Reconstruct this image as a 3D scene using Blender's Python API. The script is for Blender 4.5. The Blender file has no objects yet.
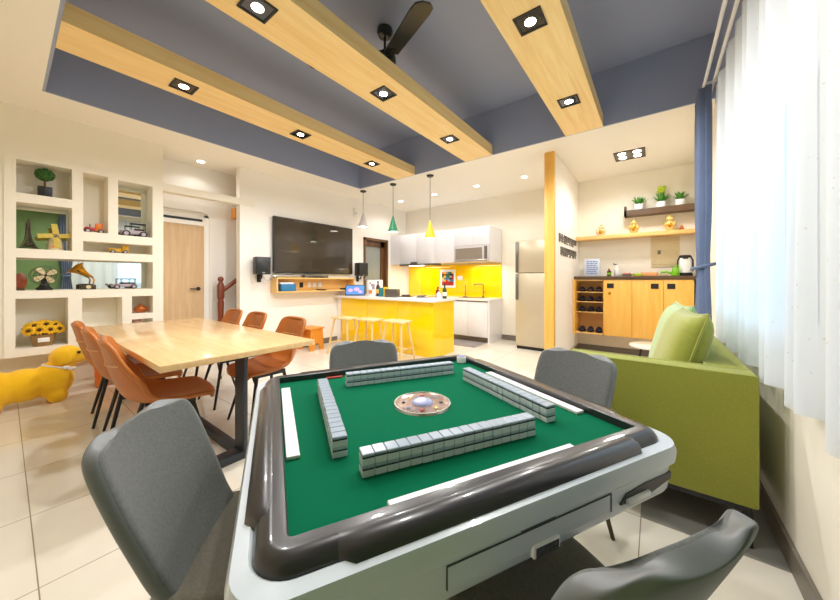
import bpy, bmesh, math, random
from mathutils import Vector, Matrix
random.seed(7)
R = math.radians
S = bpy.context.scene
COL = S.collection

# ---------------------------------------------------------------- camera
CAM_H = 1.2
cam_d = bpy.data.cameras.new('camera')
cam = bpy.data.objects.new('camera', cam_d)
COL.objects.link(cam)
cam.location = (0, 0, CAM_H)
cam.rotation_euler = (R(90), 0, 0.645047)
cam_d.sensor_width = 36.0
cam_d.lens = 36.0 * 313.336 / 840.0
cam_d.shift_y = -(300 - 280.17) / 840.0
cam_d.clip_start = 0.02
S.camera = cam

# ---------------------------------------------------------------- light
S.view_settings.view_transform = 'Standard'
S.view_settings.look = 'None'
S.view_settings.exposure = 0.06
S.view_settings.gamma = 1.0
S.cycles.diffuse_bounces = 8
w = bpy.data.worlds.new('sky')
S.world = w
w.use_nodes = True
w.node_tree.nodes['Background'].inputs[0].default_value = (0.66, 0.82, 1.0, 1)
w.node_tree.nodes['Background'].inputs[1].default_value = 0.8
DOWN_W = 58.0      # watts of one beam downlight
CEIL_W = 22.0      # watts of one round ceiling light
ld = bpy.data.lights.new('daylight', 'AREA')
ld.shape = 'RECTANGLE'; ld.size = 1.6; ld.size_y = 1.8; ld.energy = 44; ld.color = (0.66, 0.83, 1.0)
lo = bpy.data.objects.new('daylight', ld); COL.objects.link(lo)
lo.location = (1.5, 2.6, 1.9); lo.rotation_euler = (0, R(80), 0)


# ---------------------------------------------------------------- materials
def srgb(c):
    return tuple(((x / 255.0) / 12.92 if x / 255.0 <= 0.04045 else ((x / 255.0 + 0.055) / 1.055) ** 2.4) for x in c)

def new_mat(name):
    m = bpy.data.materials.new(name); m.use_nodes = True
    nt = m.node_tree
    return m, nt, nt.nodes['Principled BSDF']

def mat(name, c, rough=0.5, metal=0.0, var=0.05, scale=12.0, bump=0.0, bscale=200.0, coat=0.0, spec=0.5, sheen=0.0, stretch=None):
    m, nt, b = new_mat(name)
    N, Lk = nt.nodes, nt.links
    col = srgb(c)
    tc = N.new('ShaderNodeTexCoord')
    src = tc.outputs['Object']
    if stretch:
        mp = N.new('ShaderNodeMapping'); mp.inputs['Scale'].default_value = stretch
        Lk.new(src, mp.inputs[0]); src = mp.outputs[0]
    no = N.new('ShaderNodeTexNoise'); no.inputs['Scale'].default_value = scale; no.inputs['Detail'].default_value = 3
    Lk.new(src, no.inputs['Vector'])
    mx = N.new('ShaderNodeMix'); mx.data_type = 'RGBA'
    mx.inputs[6].default_value = (*[x * (1 - var) for x in col], 1)
    mx.inputs[7].default_value = (*[min(1, x * (1 + var)) for x in col], 1)
    Lk.new(no.outputs[0], mx.inputs[0]); Lk.new(mx.outputs[2], b.inputs['Base Color'])
    b.inputs['Roughness'].default_value = rough
    b.inputs['Metallic'].default_value = metal
    b.inputs['Specular IOR Level'].default_value = spec
    b.inputs['Coat Weight'].default_value = coat
    b.inputs['Sheen Weight'].default_value = sheen
    if bump:
        n2 = N.new('ShaderNodeTexNoise'); n2.inputs['Scale'].default_value = bscale; n2.inputs['Detail'].default_value = 2
        Lk.new(tc.outputs['Object'], n2.inputs['Vector'])
        bp = N.new('ShaderNodeBump'); bp.inputs['Strength'].default_value = bump; bp.inputs['Distance'].default_value = 0.002
        Lk.new(n2.outputs[0], bp.inputs['Height']); Lk.new(bp.outputs[0], b.inputs['Normal'])
    return m

def wood(name, c1, c2, axis=0, rough=0.4, scale=1.0, coat=0.0):
    """grain lines running along one axis"""
    m, nt, b = new_mat(name)
    N, Lk = nt.nodes, nt.links
    tc = N.new('ShaderNodeTexCoord')
    mp = N.new('ShaderNodeMapping')
    s = [14.0 * scale] * 3; s[axis] = 0.9 * scale
    mp.inputs['Scale'].default_value = s
    Lk.new(tc.outputs['Object'], mp.inputs[0])
    n1 = N.new('ShaderNodeTexNoise'); n1.inputs['Scale'].default_value = 1.6; n1.inputs['Detail'].default_value = 5; n1.inputs['Distortion'].default_value = 0.6
    n2 = N.new('ShaderNodeTexNoise'); n2.inputs['Scale'].default_value = 9.0; n2.inputs['Detail'].default_value = 3
    Lk.new(mp.outputs[0], n1.inputs['Vector']); Lk.new(mp.outputs[0], n2.inputs['Vector'])
    ad = N.new('ShaderNodeMath'); ad.operation = 'MULTIPLY_ADD'; ad.inputs[1].default_value = 0.35
    Lk.new(n2.outputs[0], ad.inputs[0]); Lk.new(n1.outputs[0], ad.inputs[2])
    rp = N.new('ShaderNodeValToRGB')
    rp.color_ramp.elements[0].position = 0.42; rp.color_ramp.elements[0].color = (*srgb(c2), 1)
    rp.color_ramp.elements[1].position = 0.88; rp.color_ramp.elements[1].color = (*srgb(c1), 1)
    Lk.new(ad.outputs[0], rp.inputs[0]); Lk.new(rp.outputs[0], b.inputs['Base Color'])
    b.inputs['Roughness'].default_value = rough
    b.inputs['Coat Weight'].default_value = coat
    return m

def glow(name, c, strength):
    m, nt, b = new_mat(name)
    b.inputs['Base Color'].default_value = (*srgb(c), 1)
    b.inputs['Emission Color'].default_value = (*srgb(c), 1)
    b.inputs['Emission Strength'].default_value = strength
    return m

def glass(name, c=(235, 245, 245), rough=0.02, clear=0.9):
    m = bpy.data.materials.new(name); m.use_nodes = True
    nt = m.node_tree; N, Lk = nt.nodes, nt.links
    N.remove(N['Principled BSDF'])
    t = N.new('ShaderNodeBsdfTransparent'); t.inputs[0].default_value = (*srgb(c), 1)
    g = N.new('ShaderNodeBsdfGlossy'); g.inputs['Roughness'].default_value = rough
    fr = N.new('ShaderNodeFresnel'); fr.inputs[0].default_value = 1.45
    mx = N.new('ShaderNodeMixShader')
    Lk.new(fr.outputs[0], mx.inputs[0]); Lk.new(t.outputs[0], mx.inputs[1]); Lk.new(g.outputs[0], mx.inputs[2])
    Lk.new(mx.outputs[0], N['Material Output'].inputs[0])
    return m

def sheer_mat():
    m = bpy.data.materials.new('sheer_voile'); m.use_nodes = True
    nt = m.node_tree; N, Lk = nt.nodes, nt.links
    N.remove(N['Principled BSDF'])
    tc = N.new('ShaderNodeTexCoord')
    vo = N.new('ShaderNodeTexVoronoi'); vo.inputs['Scale'].default_value = 26
    Lk.new(tc.outputs['Object'], vo.inputs['Vector'])
    rp = N.new('ShaderNodeValToRGB')
    rp.color_ramp.elements[0].position = 0.05; rp.color_ramp.elements[0].color = (0.70, 0.66, 0.60, 1)
    rp.color_ramp.elements[1].position = 0.10; rp.color_ramp.elements[1].color = (0.82, 0.88, 0.96, 1)
    Lk.new(vo.outputs['Distance'], rp.inputs[0])
    tr = N.new('ShaderNodeBsdfTranslucent'); df = N.new('ShaderNodeBsdfDiffuse'); tp = N.new('ShaderNodeBsdfTransparent')
    Lk.new(rp.outputs[0], tr.inputs[0]); Lk.new(rp.outputs[0], df.inputs[0])
    m1 = N.new('ShaderNodeMixShader'); m1.inputs[0].default_value = 0.45
    Lk.new(tr.outputs[0], m1.inputs[1]); Lk.new(df.outputs[0], m1.inputs[2])
    m2 = N.new('ShaderNodeMixShader'); m2.inputs[0].default_value = 0.25
    Lk.new(m1.outputs[0], m2.inputs[1]); Lk.new(tp.outputs[0], m2.inputs[2])
    Lk.new(m2.outputs[0], N['Material Output'].inputs[0])
    return m

def floor_mat():
    """polished cream porcelain tiles on a 0.62 m grid, a grey tile field beside the window wall"""
    m, nt, b = new_mat('porcelain_tiles')
    N, Lk = nt.nodes, nt.links
    ge = N.new('ShaderNodeNewGeometry'); sx = N.new('ShaderNodeSeparateXYZ')
    Lk.new(ge.outputs['Position'], sx.inputs[0])
    def mth(op, a, b_=None, c_=None):
        n = N.new('ShaderNodeMath'); n.operation = op
        for i, v in enumerate((a, b_, c_)):
            if v is None: continue
            if isinstance(v, (int, float)): n.inputs[i].default_value = v
            else: Lk.new(v, n.inputs[i])
        return n.outputs[0]
    def line(sock, off):
        f = mth('FRACT', mth('DIVIDE', mth('SUBTRACT', sock, off - 62.0 ), 0.62))
        d = mth('ABSOLUTE', mth('SUBTRACT', f, 0.5))
        return mth('GREATER_THAN', d, 0.4965)
    g = mth('MAXIMUM', line(sx.outputs[0], -0.06), line(sx.outputs[1], 0.082))
    no = N.new('ShaderNodeTexNoise'); no.inputs['Scale'].default_value = 2.2; no.inputs['Detail'].default_value = 6
    Lk.new(ge.outputs['Position'], no.inputs['Vector'])
    mx = N.new('ShaderNodeMix'); mx.data_type = 'RGBA'
    mx.inputs[6].default_value = (*srgb((226, 220, 206)), 1); mx.inputs[7].default_value = (*srgb((240, 235, 224)), 1)
    Lk.new(no.outputs[0], mx.inputs[0])
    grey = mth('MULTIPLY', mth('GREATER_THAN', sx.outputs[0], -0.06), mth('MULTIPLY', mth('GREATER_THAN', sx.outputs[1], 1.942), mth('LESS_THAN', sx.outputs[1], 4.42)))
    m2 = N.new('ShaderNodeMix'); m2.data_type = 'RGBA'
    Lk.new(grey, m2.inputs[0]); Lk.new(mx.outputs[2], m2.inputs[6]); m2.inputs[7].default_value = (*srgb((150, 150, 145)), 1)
    m3 = N.new('ShaderNodeMix'); m3.data_type = 'RGBA'
    Lk.new(g, m3.inputs[0]); Lk.new(m2.outputs[2], m3.inputs[6]); m3.inputs[7].default_value = (*srgb((150, 138, 118)), 1)
    Lk.new(m3.outputs[2], b.inputs['Base Color'])
    b.inputs['Roughness'].default_value = 0.13
    return m

M = {}
M['wall'] = mat('cream_paint', (240, 234, 220), 0.7, var=0.015)
M['white_wall'] = mat('white_paint', (242, 238, 232), 0.65, var=0.012)
M['ceil'] = mat('ceiling_paint', (244, 239, 228), 0.7, var=0.012)
M['slate'] = mat('slate_blue_paint', (154, 163, 188), 0.5, var=0.03, scale=2)
M['green_wall'] = mat('olive_green_paint', (104, 130, 78), 0.6, var=0.04, scale=2)
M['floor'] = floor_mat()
M['base'] = mat('grey_baseboard', (120, 112, 102), 0.4, var=0.05)
M['beamY'] = wood('beam_veneer', (250, 222, 160), (240, 200, 128), 1, 0.45)
M['mapleZ'] = wood('maple_upright', (246, 196, 98), (234, 172, 72), 2, 0.4)
M['mapleX'] = wood('maple_flat', (240, 200, 128), (222, 174, 100), 0, 0.4)
M['doorwood'] = wood('pale_door_veneer', (216, 184, 142), (198, 162, 120), 2, 0.45)
M['tabletop'] = wood('table_oak', (236, 202, 150), (222, 182, 126), 0, 0.22, 1.3, 0.3)
M['pinewood'] = wood('pale_pine', (240, 214, 158), (222, 184, 120), 2, 0.45)
M['orangewood'] = wood('orange_pine', (236, 160, 60), (212, 128, 40), 2, 0.45)
M['redwood'] = wood('red_stair_wood', (140, 66, 34), (104, 44, 24), 2, 0.35)
M['darkwood'] = wood('dark_walnut', (104, 78, 54), (74, 54, 38), 0, 0.4)
M['browndoor'] = wood('brown_door_wood', (126, 88, 52), (92, 62, 36), 2, 0.35)
M['black'] = mat('black_matt', (22, 22, 24), 0.45)
M['blackmetal'] = mat('charcoal_metal', (62, 68, 76), 0.42, 0.2, var=0.03)
M['blackgloss'] = mat('black_gloss', (16, 15, 15), 0.08, coat=0.6)
M['screen'] = mat('tv_screen', (54, 46, 36), 0.07, coat=0.4)  # brown cast of the room's reflection is put into the base colour
M['chrome'] = mat('brushed_steel', (190, 188, 182), 0.25, 1.0)
M['greymetal'] = mat('grey_metal', (120, 116, 110), 0.35, 0.8)
M['leather'] = mat('tan_leather', (178, 102, 38), 0.38, var=0.14, scale=6, bump=0.15, bscale=160)
M['thread'] = mat('pale_stitching', (222, 178, 124), 0.6)
M['grey_fabric'] = mat('grey_woven_fabric', (98, 101, 100), 0.85, var=0.35, scale=130, bump=0.5, bscale=420, sheen=0.15)
M['grey_fabric_seat'] = mat('grey_seat_fabric', (104, 100, 88), 0.85, var=0.3, scale=130, bump=0.5, bscale=420)
M['grey_leather'] = mat('grey_edge_leather', (112, 116, 118), 0.42, var=0.08)
M['felt'] = mat('green_baize', (0, 100, 68), 0.95, var=0.06, scale=300, spec=0.1)
M['rim'] = mat('smoked_plastic', (46, 45, 48), 0.28, var=0.04, coat=0.25)
M['body'] = mat('silver_grey_plastic', (200, 210, 220), 0.3, var=0.02, coat=0.2)
M['bodyline'] = mat('dark_gap', (70, 74, 78), 0.5)
M['tile_back'] = mat('grey_tile_back', (160, 174, 190), 0.25, var=0.02)
M['tile_face'] = mat('white_tile_body', (204, 214, 222), 0.25, var=0.02)
M['tile_seam'] = mat('dark_tile_seam', (44, 50, 62), 0.4)
M['whiteplastic'] = mat('white_plastic', (238, 238, 240), 0.35, var=0.015)
M['disc'] = mat('patterned_disc', (176, 150, 138), 0.15, 0.4, var=0.55, scale=55)
M['jewel'] = mat('pearly_dome', (168, 176, 220), 0.05, 0.2, var=0.25, scale=30, coat=0.8)
M['sofa'] = mat('olive_green_weave', (142, 146, 50), 0.85, var=0.22, scale=160, bump=0.4, bscale=380, sheen=0.2)
M['pillow'] = mat('green_velvet', (146, 152, 50), 0.7, var=0.1, scale=20, sheen=0.5, stretch=(1, 1, 5))
M['pillow2'] = mat('pale_green_velvet', (160, 186, 124), 0.7, var=0.1, scale=20, sheen=0.5)
M['yellow'] = mat('yellow_gloss', (255, 212, 0), 0.12, var=0.02, coat=0.5)
M['splash'] = mat('yellow_glass', (255, 204, 0), 0.1, var=0.01, coat=0.6)
M['counter'] = mat('white_quartz', (236, 234, 232), 0.2, var=0.03, scale=60)
M['cabwhite'] = mat('white_lacquer', (234, 234, 242), 0.12, var=0.01, coat=0.4)
M['fridge'] = mat('champagne_steel', (196, 184, 160), 0.3, 0.25, var=0.03, stretch=(1, 1, 30))
M['frosted'] = mat('grey_brown_glass', (138, 126, 114), 0.12, var=0.06, coat=0.4)
M['doorglass'] = mat('frosted_grey_glass', (150, 156, 150), 0.2, var=0.08)
M['bluecurtain'] = mat('dusty_blue_cloth', (96, 112, 146), 0.8, var=0.1, sheen=0.2)
M['sheer'] = sheer_mat()
M['mirror'] = mat('silvered_mirror', (225, 232, 226), 0.015, 1.0, var=0.0)
M['lamp'] = glow('lit_lens', (255, 246, 228), 14.0)
M['plush'] = mat('yellow_plush', (255, 198, 18), 0.9, var=0.06, scale=60, bump=0.4, bscale=160, sheen=0.3)
M['plush2'] = mat('orange_plush', (244, 130, 30), 0.9, var=0.08, scale=60, bump=0.4, bscale=160, sheen=0.3)
M['leaf'] = mat('leaf_green', (70, 134, 42), 0.5, var=0.3, scale=40)
M['leaf2'] = mat('bright_leaf', (176, 196, 36), 0.5, var=0.25, scale=40)
M['darkleaf'] = mat('dark_leaf', (48, 96, 34), 0.6, var=0.35, scale=60)
M['yellowflower'] = mat('yellow_petal', (244, 190, 20), 0.6, var=0.12, scale=40)
M['brownseed'] = mat('brown_seed', (82, 44, 20), 0.8)
M['wicker'] = mat('woven_basket', (160, 126, 80), 0.8, var=0.35, scale=90)
M['gold'] = mat('gold_metal', (232, 208, 130), 0.25, 0.5, var=0.1)
M['brass'] = mat('aged_brass', (214, 152, 40), 0.25, 0.8, var=0.15)
M['bronze'] = mat('dark_bronze', (74, 66, 46), 0.45, 0.5, var=0.15)
M['copper'] = mat('copper_brown', (176, 96, 42), 0.3, 0.5, var=0.2)
M['red'] = mat('red_paint', (176, 44, 36), 0.35)
M['orange'] = mat('orange_paint', (232, 124, 24), 0.4)
M['truckyellow'] = mat('truck_yellow', (226, 176, 30), 0.4)
M['straw'] = mat('straw_yellow', (206, 184, 84), 0.7, var=0.2, scale=60)
M['stone'] = mat('cream_stone', (220, 204, 164), 0.7, var=0.2, scale=60)
M['lilac'] = mat('lilac_grey_paint', (176, 160, 170), 0.35, var=0.15)
M['blue'] = mat('blue_book', (44, 120, 168), 0.5)
M['navy'] = mat('navy_slipper', (44, 50, 76), 0.7, var=0.2)
M['marble'] = mat('white_marble', (240, 232, 220), 0.15, var=0.06, scale=8)
M['greenplastic'] = mat('lime_plastic', (120, 190, 30), 0.4)
M['peach'] = mat('peach_box', (240, 170, 110), 0.5)
M['teal'] = mat('teal_box', (30, 120, 130), 0.5)
M['pend_grey'] = mat('grey_shade', (196, 190, 192), 0.4)
M['pend_green'] = mat('green_shade', (36, 132, 92), 0.4)
M['pend_yellow'] = mat('yellow_shade', (246, 196, 20), 0.4)
M['letter'] = mat('grey_letter', (112, 104, 98), 0.5)
M['matgrey'] = mat('striped_mat', (150, 142, 142), 0.8, var=0.25, scale=10, stretch=(1, 30, 1))
M['red_drink'] = mat('dark_red_bottle', (120, 24, 18), 0.15, coat=0.5)
M['green_drink'] = mat('dark_green_bottle', (36, 70, 36), 0.12, coat=0.5)
M['display'] = glow('lit_display', (70, 120, 190), 0.7)
M['paper'] = mat('printed_paper', (214, 222, 238), 0.6, var=0.05)
M['blueprint'] = mat('blue_print', (120, 148, 206), 0.6)
M['fan'] = mat('black_fan_paint', (30, 32, 30), 0.35, var=0.2, scale=20, coat=0.2)


# ---------------------------------------------------------------- mesh helpers
class MB:
    def __init__(s): s.bm = bmesh.new()
    def box(s, x0, x1, y0, y1, z0, z1, bev=0.0, seg=2, mi=0, mtx=None):
        v = [s.bm.verts.new((x, y, z)) for x in (x0, x1) for y in (y0, y1) for z in (z0, z1)]
        F = [s.bm.faces.new([v[i] for i in f]) for f in ((0, 1, 3, 2), (4, 6, 7, 5), (0, 4, 5, 1), (2, 3, 7, 6), (0, 2, 6, 4), (1, 5, 7, 3))]
        for f in F: f.material_index = mi
        vs = v
        if bev > 0:
            es = list({e for f in F for e in f.edges})
            r = bmesh.ops.bevel(s.bm, geom=es, offset=bev, segments=seg, profile=0.5, affect='EDGES', material=mi)
            vs = list({q for f in r['faces'] for q in f.verts} | {q for q in v if q.is_valid})
        if mtx is not None:
            for q in vs: q.co = mtx @ q.co
        return s
    def ring(s, pts): return [s.bm.verts.new(p) for p in pts]
    def bridge(s, a, b, mi=0, closed=True):
        n = len(a)
        for i in range(n if closed else n - 1):
            j = (i + 1) % n
            f = s.bm.faces.new((a[i], a[j], b[j], b[i])); f.material_index = mi
    def cap(s, a, mi=0):
        f = s.bm.faces.new(a); f.material_index = mi
    def cyl(s, p, q, r, r2=None, n=14, mi=0, caps=True):
        p, q = Vector(p), Vector(q); r2 = r if r2 is None else r2
        d = (q - p).normalized()
        a = d.orthogonal().normalized(); b = d.cross(a)
        A = s.ring([p + (a * math.cos(t) + b * math.sin(t)) * r for t in [2 * math.pi * i / n for i in range(n)]])
        B = s.ring([q + (a * math.cos(t) + b * math.sin(t)) * r2 for t in [2 * math.pi * i / n for i in range(n)]])
        s.bridge(A, B, mi)
        if caps: s.cap(A[::-1], mi); s.cap(B, mi)
        return s
    def tube(s, pts, r, n=8, mi=0, closed=False):
        pts = [Vector(p) for p in pts]; prev = None; first = None; k = len(pts)
        ref = None
        for i, p in enumerate(pts):
            if closed: d = pts[(i + 1) % k] - pts[i - 1]
            else: d = pts[min(i + 1, k - 1)] - pts[max(i - 1, 0)]
            d.normalize()
            if ref is None: ref = d.orthogonal().normalized()
            a = (ref - d * ref.dot(d))
            a = a.normalized() if a.length > 1e-6 else d.orthogonal().normalized()
            ref = a; b = d.cross(a)
            rr = r[i] if isinstance(r, (list, tuple)) else r
            ringv = s.ring([p + (a * math.cos(t) + b * math.sin(t)) * rr for t in [2 * math.pi * j / n for j in range(n)]])
            if prev: s.bridge(prev, ringv, mi)
            else: first = ringv
            prev = ringv
        if closed: s.bridge(prev, first, mi)
        else: s.cap(first[::-1], mi); s.cap(prev, mi)
        return s
    def lathe(s, prof, c=(0, 0, 0), n=24, mi=0, axis='z'):
        prev = None; c = Vector(c)
        for (r, z) in prof:
            pts = []
            for i in range(n):
                t = 2 * math.pi * i / n
                x, y = max(r, 1e-4) * math.cos(t), max(r, 1e-4) * math.sin(t)
                pts.append(c + (Vector((x, y, z)) if axis == 'z' else Vector((z, x, y)) if axis == 'x' else Vector((y, z, x))))
            cur = s.ring(pts)
            if prev: s.bridge(prev, cur, mi)
            else: s.cap(cur[::-1], mi)
            prev = cur
        s.cap(prev, mi)
        return s
    def ball(s, c, r, n=12, m=8, mi=0, mtx=None):
        rx, ry, rz = r if isinstance(r, (tuple, list)) else (r, r, r)
        c = Vector(c)
        top = s.bm.verts.new((0, 0, rz)); bot = s.bm.verts.new((0, 0, -rz)); allv = [top, bot]
        prev = None
        for j in range(1, m):
            ph = math.pi * j / m
            cur = s.ring([(rx * math.sin(ph) * math.cos(2 * math.pi * i / n), ry * math.sin(ph) * math.sin(2 * math.pi * i / n), rz * math.cos(ph)) for i in range(n)])
            allv += cur
            if prev is None:
                for i in range(n):
                    f = s.bm.faces.new((top, cur[i], cur[(i + 1) % n])); f.material_index = mi
            else: s.bridge(prev, cur, mi)
            prev = cur
        for i in range(n):
            f = s.bm.faces.new((bot, prev[(i + 1) % n], prev[i])); f.material_index = mi
        for q in allv:
            if mtx is not None: q.co = mtx @ q.co
            q.co = q.co + c
        return s
    def prism(s, pts, lo, hi, plane='xy', mi=0):
        def mk(p, h): return (p[0], p[1], h) if plane == 'xy' else (p[0], h, p[1]) if plane == 'xz' else (h, p[0], p[1])
        A = s.ring([mk(p, lo) for p in pts]); B = s.ring([mk(p, hi) for p in pts])
        s.bridge(A, B, mi); s.cap(A[::-1], mi); s.cap(B, mi)
        return s
    def grid(s, fn, nu, nv, mi=0):
        V = [[s.bm.verts.new(fn(i / nu, j / nv)) for j in range(nv + 1)] for i in range(nu + 1)]
        for i in range(nu):
            for j in range(nv):
                f = s.bm.faces.new((V[i][j], V[i + 1][j], V[i + 1][j + 1], V[i][j + 1])); f.material_index = mi
        return s
    def build(s, name, mats, parent=None, loc=(0, 0, 0), rot=(0, 0, 0), smooth=40, sub=0, solid=0.0, soff=0.0, remesh=0.0, smat=0):
        if not smat: bmesh.ops.recalc_face_normals(s.bm, faces=s.bm.faces)
        me = bpy.data.meshes.new(name)
        s.bm.to_mesh(me); s.bm.free()
        for m_ in (mats if isinstance(mats, (list, tuple)) else [mats]): me.materials.append(m_)
        if smooth:
            me.polygons.foreach_set('use_smooth', [True] * len(me.polygons))
            me.set_sharp_from_angle(angle=R(smooth))
        o = bpy.data.objects.new(name, me); COL.objects.link(o)
        o.location = loc; o.rotation_euler = rot
        if parent: o.parent = parent
        if remesh:
            md = o.modifiers.new('remesh', 'REMESH'); md.mode = 'VOXEL'; md.voxel_size = remesh; md.use_smooth_shade = True
            sm = o.modifiers.new('smooth', 'SMOOTH'); sm.iterations = 6; sm.factor = 0.5
        if solid:
            md = o.modifiers.new('solid', 'SOLIDIFY'); md.thickness = solid; md.offset = soff
            if smat: md.material_offset = 1; md.material_offset_rim = 1
        if sub:
            md = o.modifiers.new('sub', 'SUBSURF'); md.levels = sub; md.render_levels = sub
        return o

def tag(o, label, cat, group=None):
    o['label'] = label; o['category'] = cat
    if group: o['group'] = group
    return o

def thing(name, label, cat, loc=(0, 0, 0), rz=0.0, group=None):
    o = bpy.data.objects.new(name, None); COL.objects.link(o)
    o.empty_display_size = 0.05
    o.location = loc; o.rotation_euler = (0, 0, rz)
    return tag(o, label, cat, group)

def struct(name, mb, mats, **k):
    o = mb.build(name, mats, **k); o['kind'] = 'structure'
    return o

def kids(o): return list(o.children)

def copy_tree(o, parent=None):
    c = o.copy(); COL.objects.link(c); c.parent = parent
    for ch in kids(o): copy_tree(ch, c)
    return c

def dup(o, loc, rz, label, group=None):
    c = copy_tree(o); c.location = loc; c.rotation_euler = (0, 0, rz); c['label'] = label
    if group: c['group'] = group
    return c

def rrect(hx, hy, r, n=6):
    pts = []
    for cx, cy, a0 in ((hx - r, hy - r, 0), (-hx + r, hy - r, 90), (-hx + r, -hy + r, 180), (hx - r, -hy + r, 270)):
        for i in range(n + 1):
            t = R(a0 + 90 * i / n)
            pts.append((cx + r * math.cos(t), cy + r * math.sin(t)))
    return pts

# ================================================================ THE ROOM
C = 2.92            # lower ceiling
CT = 3.54           # tray ceiling
XL = -5.03          # shelf and television wall
XR = 0.46           # window wall
YB = 6.10           # back wall
YF = -1.70          # wall behind
TX, TY0, TY1 = -4.44, 0.23, 4.03    # ceiling tray

struct('floor', MB().box(-6.1, 0.9, YF - 0.1, YB + 0.1, -0.06, 0.0), M['floor'])
m = MB()
m.box(-6.1, TX - 0.02, YF, YB + 0.1, C, C + 0.12)
m.box(TX - 0.02, XR + 0.1, TY1 + 0.02, YB + 0.1, C, C + 0.12)
m.box(TX - 0.02, XR + 0.1, YF, TY0 - 0.02, C, C + 0.12)
struct('ceiling', m, M['ceil'])
m = MB()
m.box(TX - 0.02, XR + 0.1, TY0 - 0.02, TY1 + 0.02, CT, CT + 0.05)
m.box(TX - 0.02, TX, TY0, TY1, C, CT)
m.box(TX, XR, TY1, TY1 + 0.02, C, CT)
m.box(TX, XR, TY0 - 0.02, TY0, C, CT)
m.box(XR - 0.012, XR, TY0, TY1, C - 0.05, CT)
struct('ceiling.001', m, M['slate'])

# shelf wall with niches: y0, y1, z0, z1
NICHE = {'A': (0.074, 0.444, 2.065, 2.395), 'B': (0.074, 0.444, 1.515, 1.975), 'C': (0.074, 1.120, 1.095, 1.425), 'D': (0.070, 0.415, 0.515, 1.015),
         'E': (0.525, 0.722, 1.735, 2.385), 'F': (0.805, 1.118, 1.730, 2.370), 'G': (0.525, 1.118, 1.517, 1.632), 'H': (0.517, 0.840, 0.515, 1.003),
         'I': (0.925, 1.122, 0.795, 1.006), 'J': (0.925, 1.122, 0.515, 0.728)}
XN = -5.30
FRAME = XL + 0.012
m = MB()
def cells(rects, y0, y1, z0, z1, put):
    ys = sorted({y0, y1} | {v for r in rects for v in r[:2] if y0 < v < y1})
    for a, b in zip(ys, ys[1:]):
        mid = (a + b) / 2; z = z0
        for r in sorted([r for r in rects if r[0] < mid < r[1]], key=lambda r: r[2]):
            if r[2] > z: put(a, b, z, r[2])
            z = r[3]
        if z < z1: put(a, b, z, z1)
cells(list(NICHE.values()), 0.0, 1.225, 0.44, 2.455, lambda a, b, c_, d: m.box(XN, FRAME, a, b, c_, d))
m.box(XN - 0.06, XN, 0.0, 1.225, 0.0, 2.455)            # back of the niches
m.box(XN - 0.06, XL, YF, 0.0, 0.44, C)                   # plain wall beside
m.box(XN - 0.06, XN, YF, 0.0, 0.0, 0.44)
m.box(XN - 0.06, XL, 0.0, 1.225, 2.455, C)
m.box(-5.60, XN, 1.165, 1.225, 0, C)
struct('wall_left', m, M['wall'])

# recess with a door and a flight of stairs
m = MB()
DY0, DY1, DZ = 1.30, 1.93, 2.24
m.box(-5.64, -5.56, 1.10, DY0, 0, C); m.box(-5.64, -5.56, DY1, 3.6, 0, C); m.box(-5.64, -5.56, DY0, DY1, DZ, C)
pts = [(DY1, DZ)] + [(DY1 - 0.09 + 0.09 * math.sin(R(a)), DZ - 0.09 + 0.09 * math.cos(R(a))) for a in range(0, 91, 15)]
m.prism(pts, -5.64, -5.56, 'yz')
m.box(-5.64, -5.15, 3.55, 3.6, 0, C)
struct('wall_recess', m, M['white_wall'])
struct('trim_1', MB().box(-5.16, FRAME, 1.225, 2.36, 2.345, 2.44), M['wall'])     # shelf-like lintel across the recess

d = struct('door_1', MB().box(-5.655, -5.61, 1.31, 1.865, 0.005, 2.035), M['doorwood'])
f = MB()
f.box(-5.64, -5.585, 1.865, 1.93, 0, 2.20); f.box(-5.64, -5.585, 1.30, 1.31, 0, 2.20)
f.box(-5.64, -5.585, 1.30, 1.93, 2.165, 2.235); f.box(-5.64, -5.585, 1.31, 1.865, 2.035, 2.085)
f.build('door_frame', M['white_wall'], d)
MB().box(-5.66, -5.60, 1.31, 1.865, 2.085, 2.165).build('transom_panel', M['white_wall'], d)
MB().box(-5.60, -5.592, 1.33, 1.845, 2.10, 2.135).build('vent_slot', M['black'], d)
h = MB().cyl((-5.61, 1.795, 1.07), (-5.595, 1.795, 1.07), 0.028).cyl((-5.595, 1.795, 1.07), (-5.555, 1.795, 1.07), 0.01).cyl((-5.56, 1.80, 1.07), (-5.56, 1.675, 1.068), 0.010)
h.build('door_handle', M['black'], d)

# television wall with the brown door at its far end
BD0, BD1, BDZ = 4.66, 5.42, 2.13
m = MB()
m.box(-5.15, XL, 2.15, BD0, 0, C); m.box(-5.15, XL, BD1, YB, 0, C); m.box(-5.15, XL, BD0, BD1, BDZ, C)
struct('wall_television', m, M['white_wall'])
d = struct('door_2', MB().box(-5.19, -5.15, BD0, BD1, 0, BDZ), M['browndoor'])
f = MB()
f.box(-5.16, XL + 0.02, BD0, BD0 + 0.05, 0, BDZ); f.box(-5.16, XL + 0.02, BD1 - 0.05, BD1, 0, BDZ); f.box(-5.16, XL + 0.02, BD0, BD1, BDZ - 0.05, BDZ)
f.build('door_frame', M['browndoor'], d)
f = MB()
f.box(-5.145, -5.105, BD0 + 0.05, BD0 + 0.13, 0.02, BDZ - 0.05); f.box(-5.145, -5.105, BD1 - 0.15, BD1 - 0.05, 0.02, BDZ - 0.05)
f.box(-5.145, -5.105, BD0 + 0.05, BD1 - 0.05, BDZ - 0.17, BDZ - 0.05); f.box(-5.145, -5.105, BD0 + 0.05, BD1 - 0.05, 0.02, 0.5)
f.build('door_leaf', M['browndoor'], d)
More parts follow.
